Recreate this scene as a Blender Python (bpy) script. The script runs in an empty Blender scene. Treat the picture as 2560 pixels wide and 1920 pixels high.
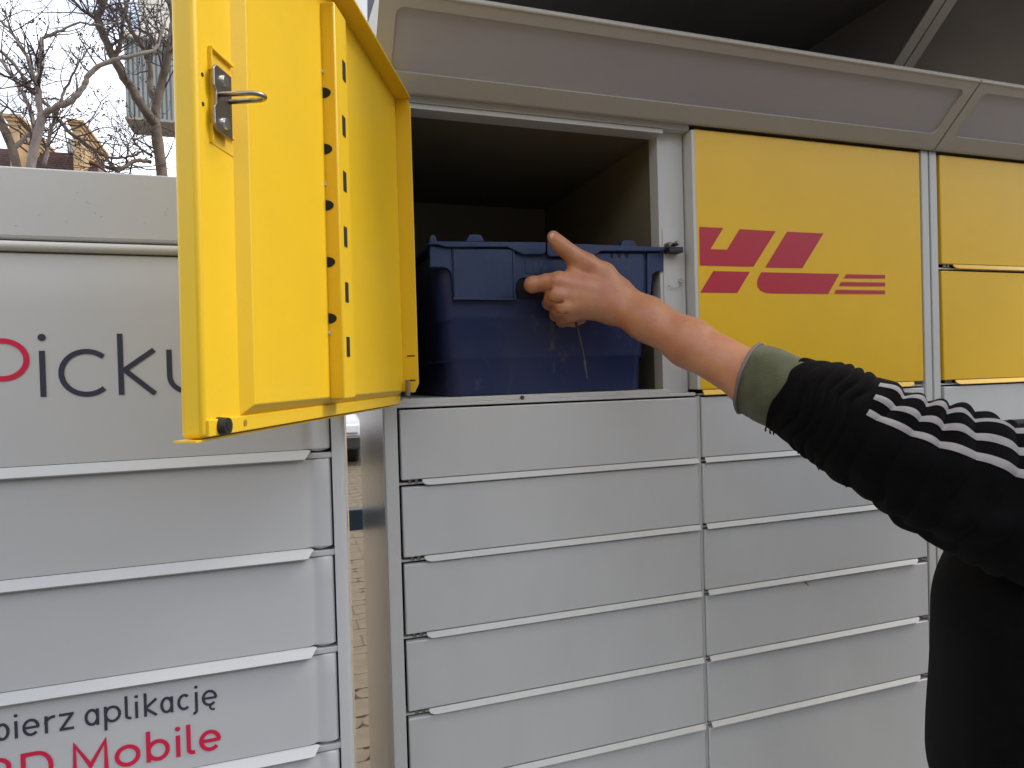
import bpy, bmesh, math, random
import numpy as np
from mathutils import Vector, Matrix

rnd = random.Random(7)
scene = bpy.context.scene
COL = scene.collection
CZ = 1.40                                   # eye height above the paving

# ------------------------------------------------------------------ camera
RV = np.array([0.94597645, -0.32300256, -0.02824708])
UV = np.array([0.03084686, 0.00293152, 0.99951982])
FV = np.array([0.32276466, 0.94639355, -0.01273677])
cam_d = bpy.data.cameras.new('camera'); cam = bpy.data.objects.new('camera', cam_d); COL.objects.link(cam)
cam_d.sensor_fit = 'HORIZONTAL'; cam_d.sensor_width = 36; cam_d.lens = 1700 / 2560 * 36
cam_d.clip_start = 0.02; cam_d.clip_end = 2000
cam.matrix_world = Matrix(((RV[0], UV[0], -FV[0], 0), (RV[1], UV[1], -FV[1], 0), (RV[2], UV[2], -FV[2], CZ), (0, 0, 0, 1)))
scene.camera = cam

# ------------------------------------------------------------------ sky, sun, exposure
SUN_EL, SUN_AZ = math.radians(47), math.radians(100)
world = bpy.data.worlds.new('World'); scene.world = world; world.use_nodes = True
nt = world.node_tree; nt.nodes.clear()
wo = nt.nodes.new('ShaderNodeOutputWorld'); bg = nt.nodes.new('ShaderNodeBackground')
sky = nt.nodes.new('ShaderNodeTexSky'); sky.sky_type = 'NISHITA'; sky.sun_disc = False
sky.sun_elevation = SUN_EL; sky.sun_rotation = SUN_AZ; sky.air_density = 1.0; sky.dust_density = 2.5; sky.ozone_density = 1.0
tc = nt.nodes.new('ShaderNodeTexCoord'); mp = nt.nodes.new('ShaderNodeMapping'); mp.inputs['Scale'].default_value = (1, 1, 2.2)
nz = nt.nodes.new('ShaderNodeTexNoise'); nz.inputs['Scale'].default_value = 2.6; nz.inputs['Detail'].default_value = 7; nz.inputs['Roughness'].default_value = .55
cr = nt.nodes.new('ShaderNodeValToRGB'); cr.color_ramp.elements[0].position = .33; cr.color_ramp.elements[1].position = .60
mx = nt.nodes.new('ShaderNodeMix'); mx.data_type = 'RGBA'
mx.inputs['B'].default_value = (10.5, 10.8, 11.4, 1)          # sunlit cloud radiance on the sky's own scale
nt.links.new(tc.outputs['Generated'], mp.inputs['Vector']); nt.links.new(mp.outputs['Vector'], nz.inputs['Vector'])
nt.links.new(nz.outputs['Fac'], cr.inputs['Fac']); nt.links.new(cr.outputs['Color'], mx.inputs['Factor'])
nt.links.new(sky.outputs['Color'], mx.inputs['A']); nt.links.new(mx.outputs['Result'], bg.inputs['Color'])
bg.inputs['Strength'].default_value = 0.10
nt.links.new(bg.outputs['Background'], wo.inputs['Surface'])
sd = bpy.data.lights.new('sun', 'SUN'); sun = bpy.data.objects.new('sun', sd); COL.objects.link(sun)
sd.energy = .82; sd.angle = math.radians(14); sd.color = (1.0, .93, .82)
sdir = Vector((math.cos(SUN_EL) * math.sin(SUN_AZ), math.cos(SUN_EL) * math.cos(SUN_AZ), math.sin(SUN_EL)))
sun.rotation_euler = (-sdir).to_track_quat('-Z', 'Y').to_euler(); sun.location = (3, -3, 6)
vs = scene.view_settings; vs.view_transform = 'Standard'; vs.look = 'None'; vs.gamma = 1; vs.exposure = 1.15
vs.use_curve_mapping = False
scene.cycles.max_bounces = 10; scene.cycles.diffuse_bounces = 5; scene.cycles.glossy_bounces = 5
scene.cycles.use_denoising = True

# ------------------------------------------------------------------ materials
def mat(name, col, rough=.5, metal=0, bump=0, bscale=400, var=0, vscale=6, spec=.5, sheen=0, sss=0, stretch=None, coat=0, col2=None, mottle=.5, aniso=None):
    m = bpy.data.materials.new(name); m.use_nodes = True
    n = m.node_tree.nodes; l = m.node_tree.links; p = n['Principled BSDF']
    p.inputs['Base Color'].default_value = (*col, 1); p.inputs['Roughness'].default_value = rough
    p.inputs['Metallic'].default_value = metal; p.inputs['Specular IOR Level'].default_value = spec
    if sheen: p.inputs['Sheen Weight'].default_value = sheen; p.inputs['Sheen Roughness'].default_value = .5
    if coat: p.inputs['Coat Weight'].default_value = coat; p.inputs['Coat Roughness'].default_value = .15
    if sss:
        p.inputs['Subsurface Weight'].default_value = sss; p.inputs['Subsurface Radius'].default_value = (1, .35, .2); p.inputs['Subsurface Scale'].default_value = .006
    t = n.new('ShaderNodeTexCoord')
    if var:
        mpn = n.new('ShaderNodeMapping'); l.new(t.outputs['Object'], mpn.inputs['Vector'])
        if stretch: mpn.inputs['Scale'].default_value = stretch
        a = n.new('ShaderNodeTexNoise'); a.inputs['Scale'].default_value = vscale; a.inputs['Detail'].default_value = 6; a.inputs['Roughness'].default_value = .6
        l.new(mpn.outputs['Vector'], a.inputs['Vector'])
        r = n.new('ShaderNodeValToRGB'); r.color_ramp.elements[0].position = mottle - .18; r.color_ramp.elements[1].position = mottle + .2
        c2 = col2 if col2 else tuple(c * (1 - var) for c in col)
        r.color_ramp.elements[0].color = (*c2, 1); r.color_ramp.elements[1].color = (*col, 1)
        l.new(a.outputs['Fac'], r.inputs['Fac']); l.new(r.outputs['Color'], p.inputs['Base Color'])
        mr = n.new('ShaderNodeMapRange'); mr.inputs['To Min'].default_value = min(1, rough * 1.18); mr.inputs['To Max'].default_value = rough * .88
        l.new(a.outputs['Fac'], mr.inputs['Value']); l.new(mr.outputs['Result'], p.inputs['Roughness'])
    if bump:
        b = n.new('ShaderNodeTexNoise'); b.inputs['Scale'].default_value = bscale; b.inputs['Detail'].default_value = 3
        l.new(t.outputs['Object'], b.inputs['Vector'])
        bn = n.new('ShaderNodeBump'); bn.inputs['Strength'].default_value = bump; bn.inputs['Distance'].default_value = .002
        l.new(b.outputs['Fac'], bn.inputs['Height']); l.new(bn.outputs['Normal'], p.inputs['Normal'])
    return m

GREY = mat('grey_powder_coat', (.55, .55, .535), .42, bump=.05, bscale=900, var=.075, vscale=9, stretch=(1, 1, .45), mottle=.40)
GREY_L = mat('light_grey_powder_coat', (.55, .55, .52), .42, bump=.03, bscale=900, var=.05, vscale=7)
WHITE_P = mat('pale_grey_powder_coat', (.525, .53, .535), .40, bump=.03, bscale=900, var=.05, vscale=4)
FASCIA = mat('fascia_paint', (.46, .425, .365), .5, bump=.03, bscale=700, var=.08, vscale=9)
ACRYL = mat('light_box_acrylic', (.43, .405, .415), .30, var=.09, vscale=4, stretch=(1, 1, 3))
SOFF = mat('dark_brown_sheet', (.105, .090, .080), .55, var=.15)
DARK = mat('dark_gap', (.007, .007, .009), .8)
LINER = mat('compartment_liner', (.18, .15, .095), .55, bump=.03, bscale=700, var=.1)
YEL = mat('yellow_powder_coat', (.82, .525, .016), .40, bump=.08, bscale=700, var=.05, vscale=12, mottle=.40)
YEL_D = mat('yellow_door_face', (.80, .48, .012), .36, bump=.04, bscale=900, var=.06, vscale=5)
RED = mat('red_decal', (.46, .022, .045), .38, var=.05)
NAVY = mat('dark_letter_print', (.035, .037, .06), .4)
PINK = mat('red_letter_print', (.60, .012, .06), .4)
STEEL = mat('zinc_steel', (.36, .33, .30), .32, metal=1, bump=.03, bscale=500, var=.15, vscale=60)
BRUSH = mat('brushed_steel_side', (.66, .64, .62), .26, metal=1, bump=.02, bscale=300)
MIRR = mat('polished_steel_side', (.80, .78, .74), .03, metal=1)
BOLT = mat('bright_zinc', (.72, .72, .70), .25, metal=1)
BLACK = mat('black_rubber', (.012, .012, .012), .55)
BROWNM = mat('rusty_brown', (.10, .05, .03), .7, var=.3, vscale=200)
BLUE = mat('blue_polypropylene', (.014, .031, .095), .42, bump=.04, bscale=500, var=.35, vscale=14, col2=(.026, .042, .10), mottle=.36)
BLUE_S = mat('scuffed_blue_polypropylene', (.008, .017, .078), .40, bump=.05, bscale=350, var=.5, vscale=11, col2=(.022, .028, .075), mottle=.40, stretch=(1, 1, .6))
def scuff(m, col, s1=38, s2=7):
    n = m.node_tree.nodes; l = m.node_tree.links; p = n['Principled BSDF']; src = p.inputs['Base Color'].links[0].from_socket
    t = n.new('ShaderNodeTexCoord'); mp_ = n.new('ShaderNodeMapping'); mp_.inputs['Scale'].default_value = (1.6, 1, .7); mp_.inputs['Rotation'].default_value = (0, .5, 0); l.new(t.outputs['Object'], mp_.inputs['Vector'])
    fac = None
    for sc_, lo_, hi_ in ((s1, .54, .70), (s2, .47, .60)):
        a = n.new('ShaderNodeTexNoise'); a.inputs['Scale'].default_value = sc_; a.inputs['Detail'].default_value = 9; a.inputs['Roughness'].default_value = .7; l.new(mp_.outputs['Vector'], a.inputs['Vector'])
        r = n.new('ShaderNodeMapRange'); r.inputs['From Min'].default_value = lo_; r.inputs['From Max'].default_value = hi_; l.new(a.outputs['Fac'], r.inputs['Value'])
        if fac is None: fac = r.outputs['Result']
        else: q = n.new('ShaderNodeMath'); q.operation = 'MULTIPLY'; l.new(fac, q.inputs[0]); l.new(r.outputs['Result'], q.inputs[1]); fac = q.outputs[0]
    x = n.new('ShaderNodeMix'); x.data_type = 'RGBA'; x.inputs['B'].default_value = (*col, 1); l.new(fac, x.inputs['Factor']); l.new(src, x.inputs['A']); l.new(x.outputs['Result'], p.inputs['Base Color'])
scuff(BLUE_S, (.11, .10, .10)); scuff(BLUE, (.06, .065, .09), 50, 9)
SKIN = mat('skin', (.50, .245, .125), .42, sss=.12, bump=.22, bscale=420, var=.2, vscale=26, col2=(.42, .15, .085), mottle=.44)
NAIL = mat('thumbnail', (.60, .36, .30), .28)
CLOTH = mat('black_cotton_fleece', (.0048, .0042, .0045), .95, sheen=.025, bump=.5, bscale=1300, var=.3, vscale=40, spec=.05)
STRIPE = mat('off_white_stripe', (.35, .325, .32), .85, bump=.5, bscale=1600, var=.15, vscale=60, spec=.2)
OLIVE = mat('olive_fleece', (.10, .105, .055), .95, sheen=.25, bump=.7, bscale=900, var=.25, vscale=60, spec=.15)
HEM = mat('taupe_hem', (.20, .155, .14), .9, bump=.5, bscale=1400)
BARK = mat('bark', (.15, .115, .085), .9, bump=.9, bscale=60, var=.45, vscale=16)
BARK_L = mat('pale_bark', (.26, .215, .185), .85, bump=.8, bscale=70, var=.4, vscale=20)
TWIG = mat('twig', (.075, .055, .055), .9, var=.3, vscale=20)
BRICKY = mat('yellow_brick', (.50, .34, .18), .9, var=.3, vscale=3, bump=.4, bscale=20)
CORNICE = mat('brick_cornice', (.46, .30, .15), .9, var=.3, vscale=4)
ROOF_T = mat('brown_roof_tiles', (.16, .10, .095), .85, var=.35, vscale=5)
GUTTER = mat('grey_metal_ridge', (.35, .37, .36), .5)
CORR = mat('corrugated_sheet', (.25, .27, .265), .5, var=.12, vscale=2)
CREAM = mat('cream_wall', (.70, .68, .60), .85, var=.08, vscale=1)
PALEW = mat('pale_render', (.66, .66, .67), .85, var=.05, vscale=.6)
CONC = mat('concrete', (.30, .295, .28), .9, bump=.4, bscale=60, var=.25, vscale=6)
PAVE = mat('paving_ground', (.18, .14, .09), .9, bump=.4, bscale=60, var=.3, vscale=7)
PAVER = mat('beige_paver', (.155, .12, .078), .9, bump=.4, bscale=90, var=.25, vscale=9)
SLATE = mat('dark_slate_paint', (.022, .040, .055), .45)
CARP = mat('silver_car_paint', (.55, .56, .58), .28, metal=.3, coat=.8)
CARP2 = mat('grey_car_paint', (.16, .17, .19), .28, metal=.3, coat=.8)
GLASS = mat('car_glass', (.02, .022, .025), .05)
LAMP = mat('clear_lamp', (.75, .76, .78), .1, coat=1)
TYRE = mat('tyre_rubber', (.015, .015, .015), .85)
CHROME = mat('chrome_trim', (.75, .75, .75), .12, metal=1)
PLASTIC = mat('dark_bumper', (.03, .03, .033), .5)
SCREEN = mat('terminal_screen', (.028, .032, .022), .2)
TROUS = mat('dark_trousers', (.007, .007, .009), .9, bump=.4, bscale=900)
HAIR = mat('brown_hair', (.05, .03, .02), .6, bump=.8, bscale=300)

# ------------------------------------------------------------------ mesh helpers (coordinates are relative to the eye point; CZ is added on linking)
def at(px, py, Y):
    d = FV + RV * (px - 1280) / 1700 - UV * (py - 960) / 1700
    return d * (Y / d[1])

class MB:
    def __init__(s): s.v = []; s.f = []; s.mi = []
    def add(s, vs_, fs, mi=0):
        o = len(s.v); s.v += [tuple(map(float, a)) for a in vs_]; s.f += [tuple(i + o for i in q) for q in fs]; s.mi += [mi] * len(fs); return s
    def box(s, x0, x1, y0, y1, z0, z1, mi=0):
        return s.add([(x0, y0, z0), (x1, y0, z0), (x1, y1, z0), (x0, y1, z0), (x0, y0, z1), (x1, y0, z1), (x1, y1, z1), (x0, y1, z1)],
                     [(0, 3, 2, 1), (4, 5, 6, 7), (0, 1, 5, 4), (1, 2, 6, 5), (2, 3, 7, 6), (3, 0, 4, 7)], mi)
    def hexa(s, p, mi=0):           # 8 points like box order
        return s.add(p, [(0, 3, 2, 1), (4, 5, 6, 7), (0, 1, 5, 4), (1, 2, 6, 5), (2, 3, 7, 6), (3, 0, 4, 7)], mi)
    def prism(s, a, b, mi=0):       # two matching loops
        n = len(a)
        return s.add(list(a) + list(b), [tuple(range(n))[::-1], tuple(range(n, 2 * n))] + [(i, (i + 1) % n, n + (i + 1) % n, n + i) for i in range(n)], mi)
    def xz(s, pts, y0, y1, mi=0):   # outline in x,z extruded along y
        return s.prism([(x, y0, z) for x, z in pts], [(x, y1, z) for x, z in pts], mi)
    def tube(s, pts, rad, n=10, mi=0, cap=True):
        pts = [np.array(p, float) for p in pts]
        if not hasattr(rad, '__len__'): rad = [rad] * len(pts)
        prev = None; rings = []
        for i, p in enumerate(pts):
            t = pts[min(i + 1, len(pts) - 1)] - pts[max(i - 1, 0)]; t = t / (np.linalg.norm(t) + 1e-12)
            if prev is None:
                a = np.array([0, 0, 1.]) if abs(t[2]) < .9 else np.array([1., 0, 0])
                nn = np.cross(t, a)
            else: nn = prev - t * prev.dot(t)
            nn = nn / (np.linalg.norm(nn) + 1e-12); prev = nn; b = np.cross(t, nn)
            rings.append([p + rad[i] * (math.cos(2 * math.pi * k / n) * nn + math.sin(2 * math.pi * k / n) * b) for k in range(n)])
        vs_ = [q for r in rings for q in r]; fs = []
        for i in range(len(rings) - 1):
            for k in range(n): fs.append((i * n + k, i * n + (k + 1) % n, (i + 1) * n + (k + 1) % n, (i + 1) * n + k))
        if cap: fs += [tuple(range(n))[::-1], tuple(range((len(rings) - 1) * n, len(rings) * n))]
        return s.add(vs_, fs, mi)
    def grid(s, P, mi=0):           # P[i][j]
        a = len(P); b = len(P[0])
        return s.add([q for r in P for q in r], [(i * b + j, i * b + j + 1, (i + 1) * b + j + 1, (i + 1) * b + j) for i in range(a - 1) for j in range(b - 1)], mi)

BASE = {}
def mesh_obj(name, mb, m, parent=None, bevel=0, smooth=False, seg=2, fix=True, base=None):
    me = bpy.data.meshes.new(name)
    org = BASE.get(parent.name, (0, 0, 0)) if parent else (base if base is not None else (0, 0, 0))
    me.from_pydata([(x - org[0], y - org[1], z + CZ - org[2]) for x, y, z in mb.v], [], mb.f)
    if fix:
        b = bmesh.new(); b.from_mesh(me); bmesh.ops.recalc_face_normals(b, faces=b.faces); b.to_mesh(me); b.free()
    ms = m if isinstance(m, (list, tuple)) else [m]
    for q in ms: me.materials.append(q)
    if len(ms) > 1: me.polygons.foreach_set('material_index', mb.mi)
    if smooth:
        me.polygons.foreach_set('use_smooth', [True] * len(me.polygons))
        if smooth is not True: me.set_sharp_from_angle(angle=math.radians(smooth))
    me.update()
    o = bpy.data.objects.new(name, me); COL.objects.link(o)
    if parent: o.parent = parent; BASE[o.name] = org
    else: o.location = org; BASE[o.name] = org
    if bevel:
        md = o.modifiers.new('bevel', 'BEVEL'); md.width = bevel; md.segments = seg; md.limit_method = 'ANGLE'; md.angle_limit = math.radians(40); md.harden_normals = False
    return o
def thing(name, label, cat, base, group=None):
    o = bpy.data.objects.new(name, None); COL.objects.link(o); o.empty_display_size = .1
    o.location = base; BASE[o.name] = tuple(base); tag(o, label, cat, group); return o
def tag(o, label=None, cat=None, group=None, kind=None):
    if label: o['label'] = label
    if cat: o['category'] = cat
    if group: o['group'] = group
    if kind: o['kind'] = kind
    return o

def plane_arc(cx, cz, rx, rz, a0, a1, n=24):
    return [(cx + rx * math.cos(math.radians(a0 + (a1 - a0) * i / n)), cz + rz * math.sin(math.radians(a0 + (a1 - a0) * i / n))) for i in range(n + 1)]
def stroke(mb, pts, w, y, th=.0004):
    """constant-width stroke in the x,z plane at depth y"""
    pts = [np.array(p, float) for p in pts]; L = []; R_ = []
    for i, p in enumerate(pts):
        t0 = pts[i] - pts[i - 1] if i else pts[1] - pts[0]; t1 = pts[i + 1] - pts[i] if i < len(pts) - 1 else t0
        t0 = t0 / np.linalg.norm(t0); t1 = t1 / np.linalg.norm(t1); t = t0 + t1; t = t / np.linalg.norm(t)
        k = 1 / max(.5, t.dot(t1)); nn = np.array([-t[1], t[0]]) * w / 2 * k
        L.append(p + nn); R_.append(p - nn)
    n = len(pts)
    mb.add([(q[0], y, q[1]) for q in L] + [(q[0], y, q[1]) for q in R_], [(i, i + 1, n + i + 1, n + i) for i in range(n - 1)])
def flat(mb, pts, y): mb.add([(x, y, z) for x, z in pts], [tuple(range(len(pts)))])

# ------------------------------------------------------------------ ground
g = MB().add([(-400, -300, -CZ), (400, -300, -CZ), (400, 700, -CZ), (-400, 700, -CZ)], [(0, 1, 2, 3)])
ground = tag(mesh_obj('pavement', g, PAVE), kind='structure')
g = MB().add([(-60, -60, -CZ + .004), (60, -60, -CZ + .004), (60, .9, -CZ + .004), (-60, .9, -CZ + .004)], [(0, 1, 2, 3)])
tag(mesh_obj('road', g, mat('asphalt', (.11, .105, .10), .92, bump=.5, bscale=120, var=.25, vscale=4)), kind='structure')
g = MB().box(-3.2, 4.2, .94, 2.25, -CZ - .1, -CZ + .05)
tag(mesh_obj('concrete_pad', g, CONC, bevel=.008), kind='structure')
# interlocking beige paving stones in the strip that shows between the two lockers
def paver_mesh(w, d):
    mb = MB(); x = w / 2 - .003; yv = d / 2 - .003; c = .022
    if d > .13: out = [(-x, -yv), (x, -yv), (x, yv), (-x, yv)]
    else: out = [(-x - c, -yv * .4), (-x, -yv), (x, -yv), (x + c, -yv * .4), (x + c, yv * .4), (x, yv), (-x, yv), (-x - c, yv * .4)]
    return mb.prism([(a, b, -CZ - .03) for a, b in out], [(a, b, -CZ + .010) for a, b in out])
pmesh = []
for w, d in ((.20, .155), (.155, .095)):
    o = mesh_obj('paving_stone', paver_mesh(w, d), PAVER, ground); pmesh.append(o.data); bpy.data.objects.remove(o)
np_ = 0; yy = 2.36; row = 0
while yy < 12.2:
    d = .155 if row % 2 == 0 else .095
    yc = yy + d / 2; xc = -.0977 * (yc - 1.4) - .02
    for k in range(-1, 2):
        if np_ >= 290: break
        o = bpy.data.objects.new('paving_stone', pmesh[row % 2]); COL.objects.link(o); o.parent = ground
        o.location = (round(xc / .2) * .2 + k * .2 + (.1 if row % 2 else 0), yc, rnd.uniform(-.0015, .0015)); np_ += 1
    yy += d; row += 1

# ------------------------------------------------------------------ right-hand locker bank
XA, W_, G1, G2 = .1619, .4999, .0080, .0522
X1L, X1R = XA, XA + W_; X2L = X1R + G1; X2R = X2L + W_; X3L = X2R + G2; X3R = X3L + W_
ZT, PI_, HD = -.0459, .11224, .1015
ZYT, ZYM, ZYB = .4041, .1927, -.0334
D0 = .98; FR = .993
bank = thing('parcel_locker', 'grey and yellow parcel locker with one large yellow door standing open', 'parcel locker', (.9, 1.25, .05))
# frame
f = MB()
ZB = -1.28
for bx_ in ((.139, .158, D0, 1.02, ZB, .405), (X1R + .0012, X2L - .0008, .983, 1.03, ZB, ZYB - .0105), (X1R + .0005, X2L - .0008, .979, 1.03, -.0325, .402),
            (X2R + .0035, X2R + .0205, .979, 1.03, ZB, .4085), (X2R + .0250, X2R + .0425, .979, 1.03, ZB, .4085), (X3R + .004, X3R + .03, .979, 1.03, ZB, .4085)):
    mesh_obj('frame_post', MB().box(*bx_), GREY_L, bank, bevel=.0012)
f = MB().box(X2R + .0205, X2R + .0250, .986, 1.02, ZB, .4085).box(.15, X3R, 1.009, 1.012, ZB, -.045).box(X2L, X3R, 1.009, 1.012, -.045, .4085)
mesh_obj('gap_backing', f, DARK, bank)
f = MB()
f.box(.158, X1R, .984, 1.02, -.0428, -.0375).box(.158, .6135, .9865, 1.03, -.0375, -.0305)   # two-step sill of open compartment
mesh_obj('sill', f, GREY_L, bank, bevel=.0008)
mesh_obj('sill_screw', MB().tube([(.352, .983, -.0345), (.352, .988, -.0345)], .003, 10), BROWNM, bank)
f = MB().box(.158, X1R, .984, 1.03, .4015, .415).box(.158, .6135, .9865, 1.02, .3935, .4010)
mesh_obj('top_rail', f, GREY_L, bank, bevel=.0008)
f = MB().box(.611, X1R - .002, 1.003, 1.03, -.0375, .4015)
mesh_obj('strike_post', f, GREY_L, bank, bevel=.0008)
f = MB().box(.1615, .166, .99, 1.54, -.0305, .402)
mesh_obj('compartment_wall', f, LINER, bank)
f = MB().box(.6175, .622, 1.03, 1.535, -.0305, .402)
mesh_obj('compartment_wall', f, LINER, bank)
f = MB().box(.166, .618, 1.53, 1.535, -.0305, .402); mesh_obj('compartment_back', f, LINER, bank)
f = MB().box(.166, .618, 1.005, 1.53, -.036, -.031); mesh_obj('compartment_floor', f, GREY, bank)
f = MB().box(.166, .6175, 1.02, 1.53, .398, .402); mesh_obj('compartment_ceiling', f, LINER, bank)
# carcass behind the doors, steel side
f = MB().box(.141, X3R + .03, 1.542, 1.56, -CZ + .06, .47).box(X1R + .003, X3R + .028, 1.04, 1.538, -CZ + .08, .42).box(.143, .159, 1.03, 1.54, -CZ + .08, .405).box(.16, X1R, 1.04, 1.54, -CZ + .08, -.05).box(.15, X3R + .03, 1.03, 1.54, .42, .44)
mesh_obj('carcass', f, GREY, bank)
f = MB().box(.137, X3R + .031, .995, 1.545, -CZ + .05, ZB - .001); mesh_obj('plinth', f, SLATE, bank, bevel=.003)
mesh_obj('steel_side_panel', MB().box(.1372, .1388, .981, 1.282, ZB, .42), BRUSH, bank)
mesh_obj('polished_side_panel', MB().box(.1374, .1389, 1.2825, 1.56, ZB, .42), MIRR, bank)

def lip(mb, xl, xr, z, side, run=.0045, drop=.0080, r=.006, y=D0):
    """turned-out grip along a door's lower edge; 'side' is the end with a rounded corner"""
    n = 5; P = []
    pts_top = [(xl, 0), (xr, 0)]
    L = []
    def at_(x, t): return (x, y - run * t, z - drop * t)
    bot = []
    if side == 'L':
        for i in range(n + 1):
            a = i / n * math.pi / 2; bot.append((xl + r * (1 - math.sin(a)) * 0 + r * (1 - math.cos(a)), math.sin(a)))
        bot = [(xl, 0.0)] + [(xl + .012 * (1 - math.cos(i / n * math.pi / 2)), .25 + .75 * math.sin(i / n * math.pi / 2)) for i in range(n + 1)] + [(xr, 1.0), (xr, 0.0)]
    elif side == 'R':
        bot = [(xr, 0.0)] + [(xr - .012 * (1 - math.cos(i / n * math.pi / 2)), .25 + .75 * math.sin(i / n * math.pi / 2)) for i in range(n + 1)] + [(xl, 1.0), (xl, 0.0)]
    a = [at_(x, t) for x, t in bot]; b = [(p[0], p[1] + .0015, p[2] - .0012) for p in a]
    mb.prism(a, b)

def small_door(xl, xr, zt, h, m, hinge):
    o = mesh_obj('locker_door', MB().box(xl, xr, D0, .992, zt - h, zt), m, bank, bevel=.0016, smooth=35)
    mb = MB()
    if hinge == 'L': lip(mb, xl + .030, xr - .0005, zt - h - .0003, 'L')
    else: lip(mb, xl + .0045, xr - .026, zt - h - .0003, 'R')
    mesh_obj('grip_lip', mb, m if m is not GREY else GREY_L, o)
    xh = xl + .013 if hinge == 'L' else xr - .012
    for dx in (0, .0095):
        xk = xh + dx * (1 if hinge == 'L' else -1); mesh_obj('hinge_pin', MB().tube([(xk, .986, zt - h - .0055), (xk, .986, zt - h + .001)], .0032, 8), STEEL, o, smooth=40)
    return o
def rail(xl, xr, z):
    mesh_obj('frame_rail', MB().box(xl, xr, .9862, 1.02, z - .0032, z), GREY_L, bank, bevel=.0006)
for i in range(11):
    small_door(X1L, X1R - .0005, ZT - i * PI_, HD, GREY, 'L')
    if i: rail(.1585, X1R + .001, ZT - i * PI_ + .0062)
for i in range(5):
    small_door(X2L, X2R, ZT - i * PI_, HD, GREY, 'R')
    if i: rail(X2L - .001, X2R + .003, ZT - i * PI_ + .0062)
rail(X2L - .001, X2R + .003, ZT + .0062)
for i, hh in ((5, 3), (8, 3)):
    small_door(X2L, X2R, ZT - i * PI_, HD + (hh - 1) * PI_, GREY, 'R'); rail(X2L - .001, X2R + .003, ZT - i * PI_ + .0062)
# closed yellow doors
yd = small_door(X2L - .001, X2R, ZYT, ZYT - ZYB, YEL_D, 'R')
y3a = small_door(X3L, X3R, ZYT, ZYT - ZYM, YEL_D, 'L'); y3b = small_door(X3L, X3R, .1796, .1796 - ZYB, YEL_D, 'L')
rail(X3L - .008, X3R, .1865); rail(X3L - .008, X3R, ZT + .0062)
# terminal panel under them
o = mesh_obj('terminal_panel', MB().box(X3L, X3R, D0, .992, -.60, ZT), GREY, bank, bevel=.0016)
mesh_obj('screen_frame', MB().box(1.332, 1.60, D0 - .0025, D0 - .0003, -.40, -.1184), SLATE, o, bevel=.001)
mesh_obj('screen', MB().box(1.339, 1.593, D0 - .0045, D0 - .0027, -.39, -.127), SCREEN, o)
small_door(X3L, X3R, ZT - 5 * PI_, HD + 2 * PI_, GREY, 'L'); small_door(X3L, X3R, ZT - 8 * PI_, HD + 2 * PI_, GREY, 'L')
# red lettering decal
def dz(a, b): p = at(1650 + a / 2.370, 300 + b / 2.370, D0); return (p[0], p[2])
YD = D0 - .0006
mb = MB()
xcut = X2L + .0012
H1 = [(232, 633), (374, 640), (298, 765), (396, 768), (471, 647), (685, 659), (553, 869), (236, 862)]
a = [dz(*q) for q in H1]
flat(mb, [a[0], a[1], a[2], a[7]], YD); flat(mb, [a[2], a[3], a[6], a[7]], YD); flat(mb, [a[3], a[4], a[5], a[6]], YD)
for q in ([(315, 895), (531, 900), (457, 1025), (238, 1022)], [(752, 662), (968, 672), (842, 878), (623, 874)]): flat(mb, [dz(*k) for k in q], YD)
flat(mb, [dz(*k) for k in [(600, 902), (1062, 912), (995, 1031), (650, 1027), (617, 1022), (593, 1009), (578, 990), (574, 970), (578, 946), (586, 925)]], YD)
for q in ([(1103, 914), (1332, 918), (1332, 940), (1085, 938)], [(1070, 960), (1332, 963), (1332, 986), (1058, 984)], [(1043, 1006), (1332, 1010), (1332, 1032), (1030, 1030)]): flat(mb, [dz(*k) for k in q], YD)
mb.v = [(max(x, xcut), y, z) for x, y, z in mb.v]
mesh_obj('red_lettering', mb, RED, yd)

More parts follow.
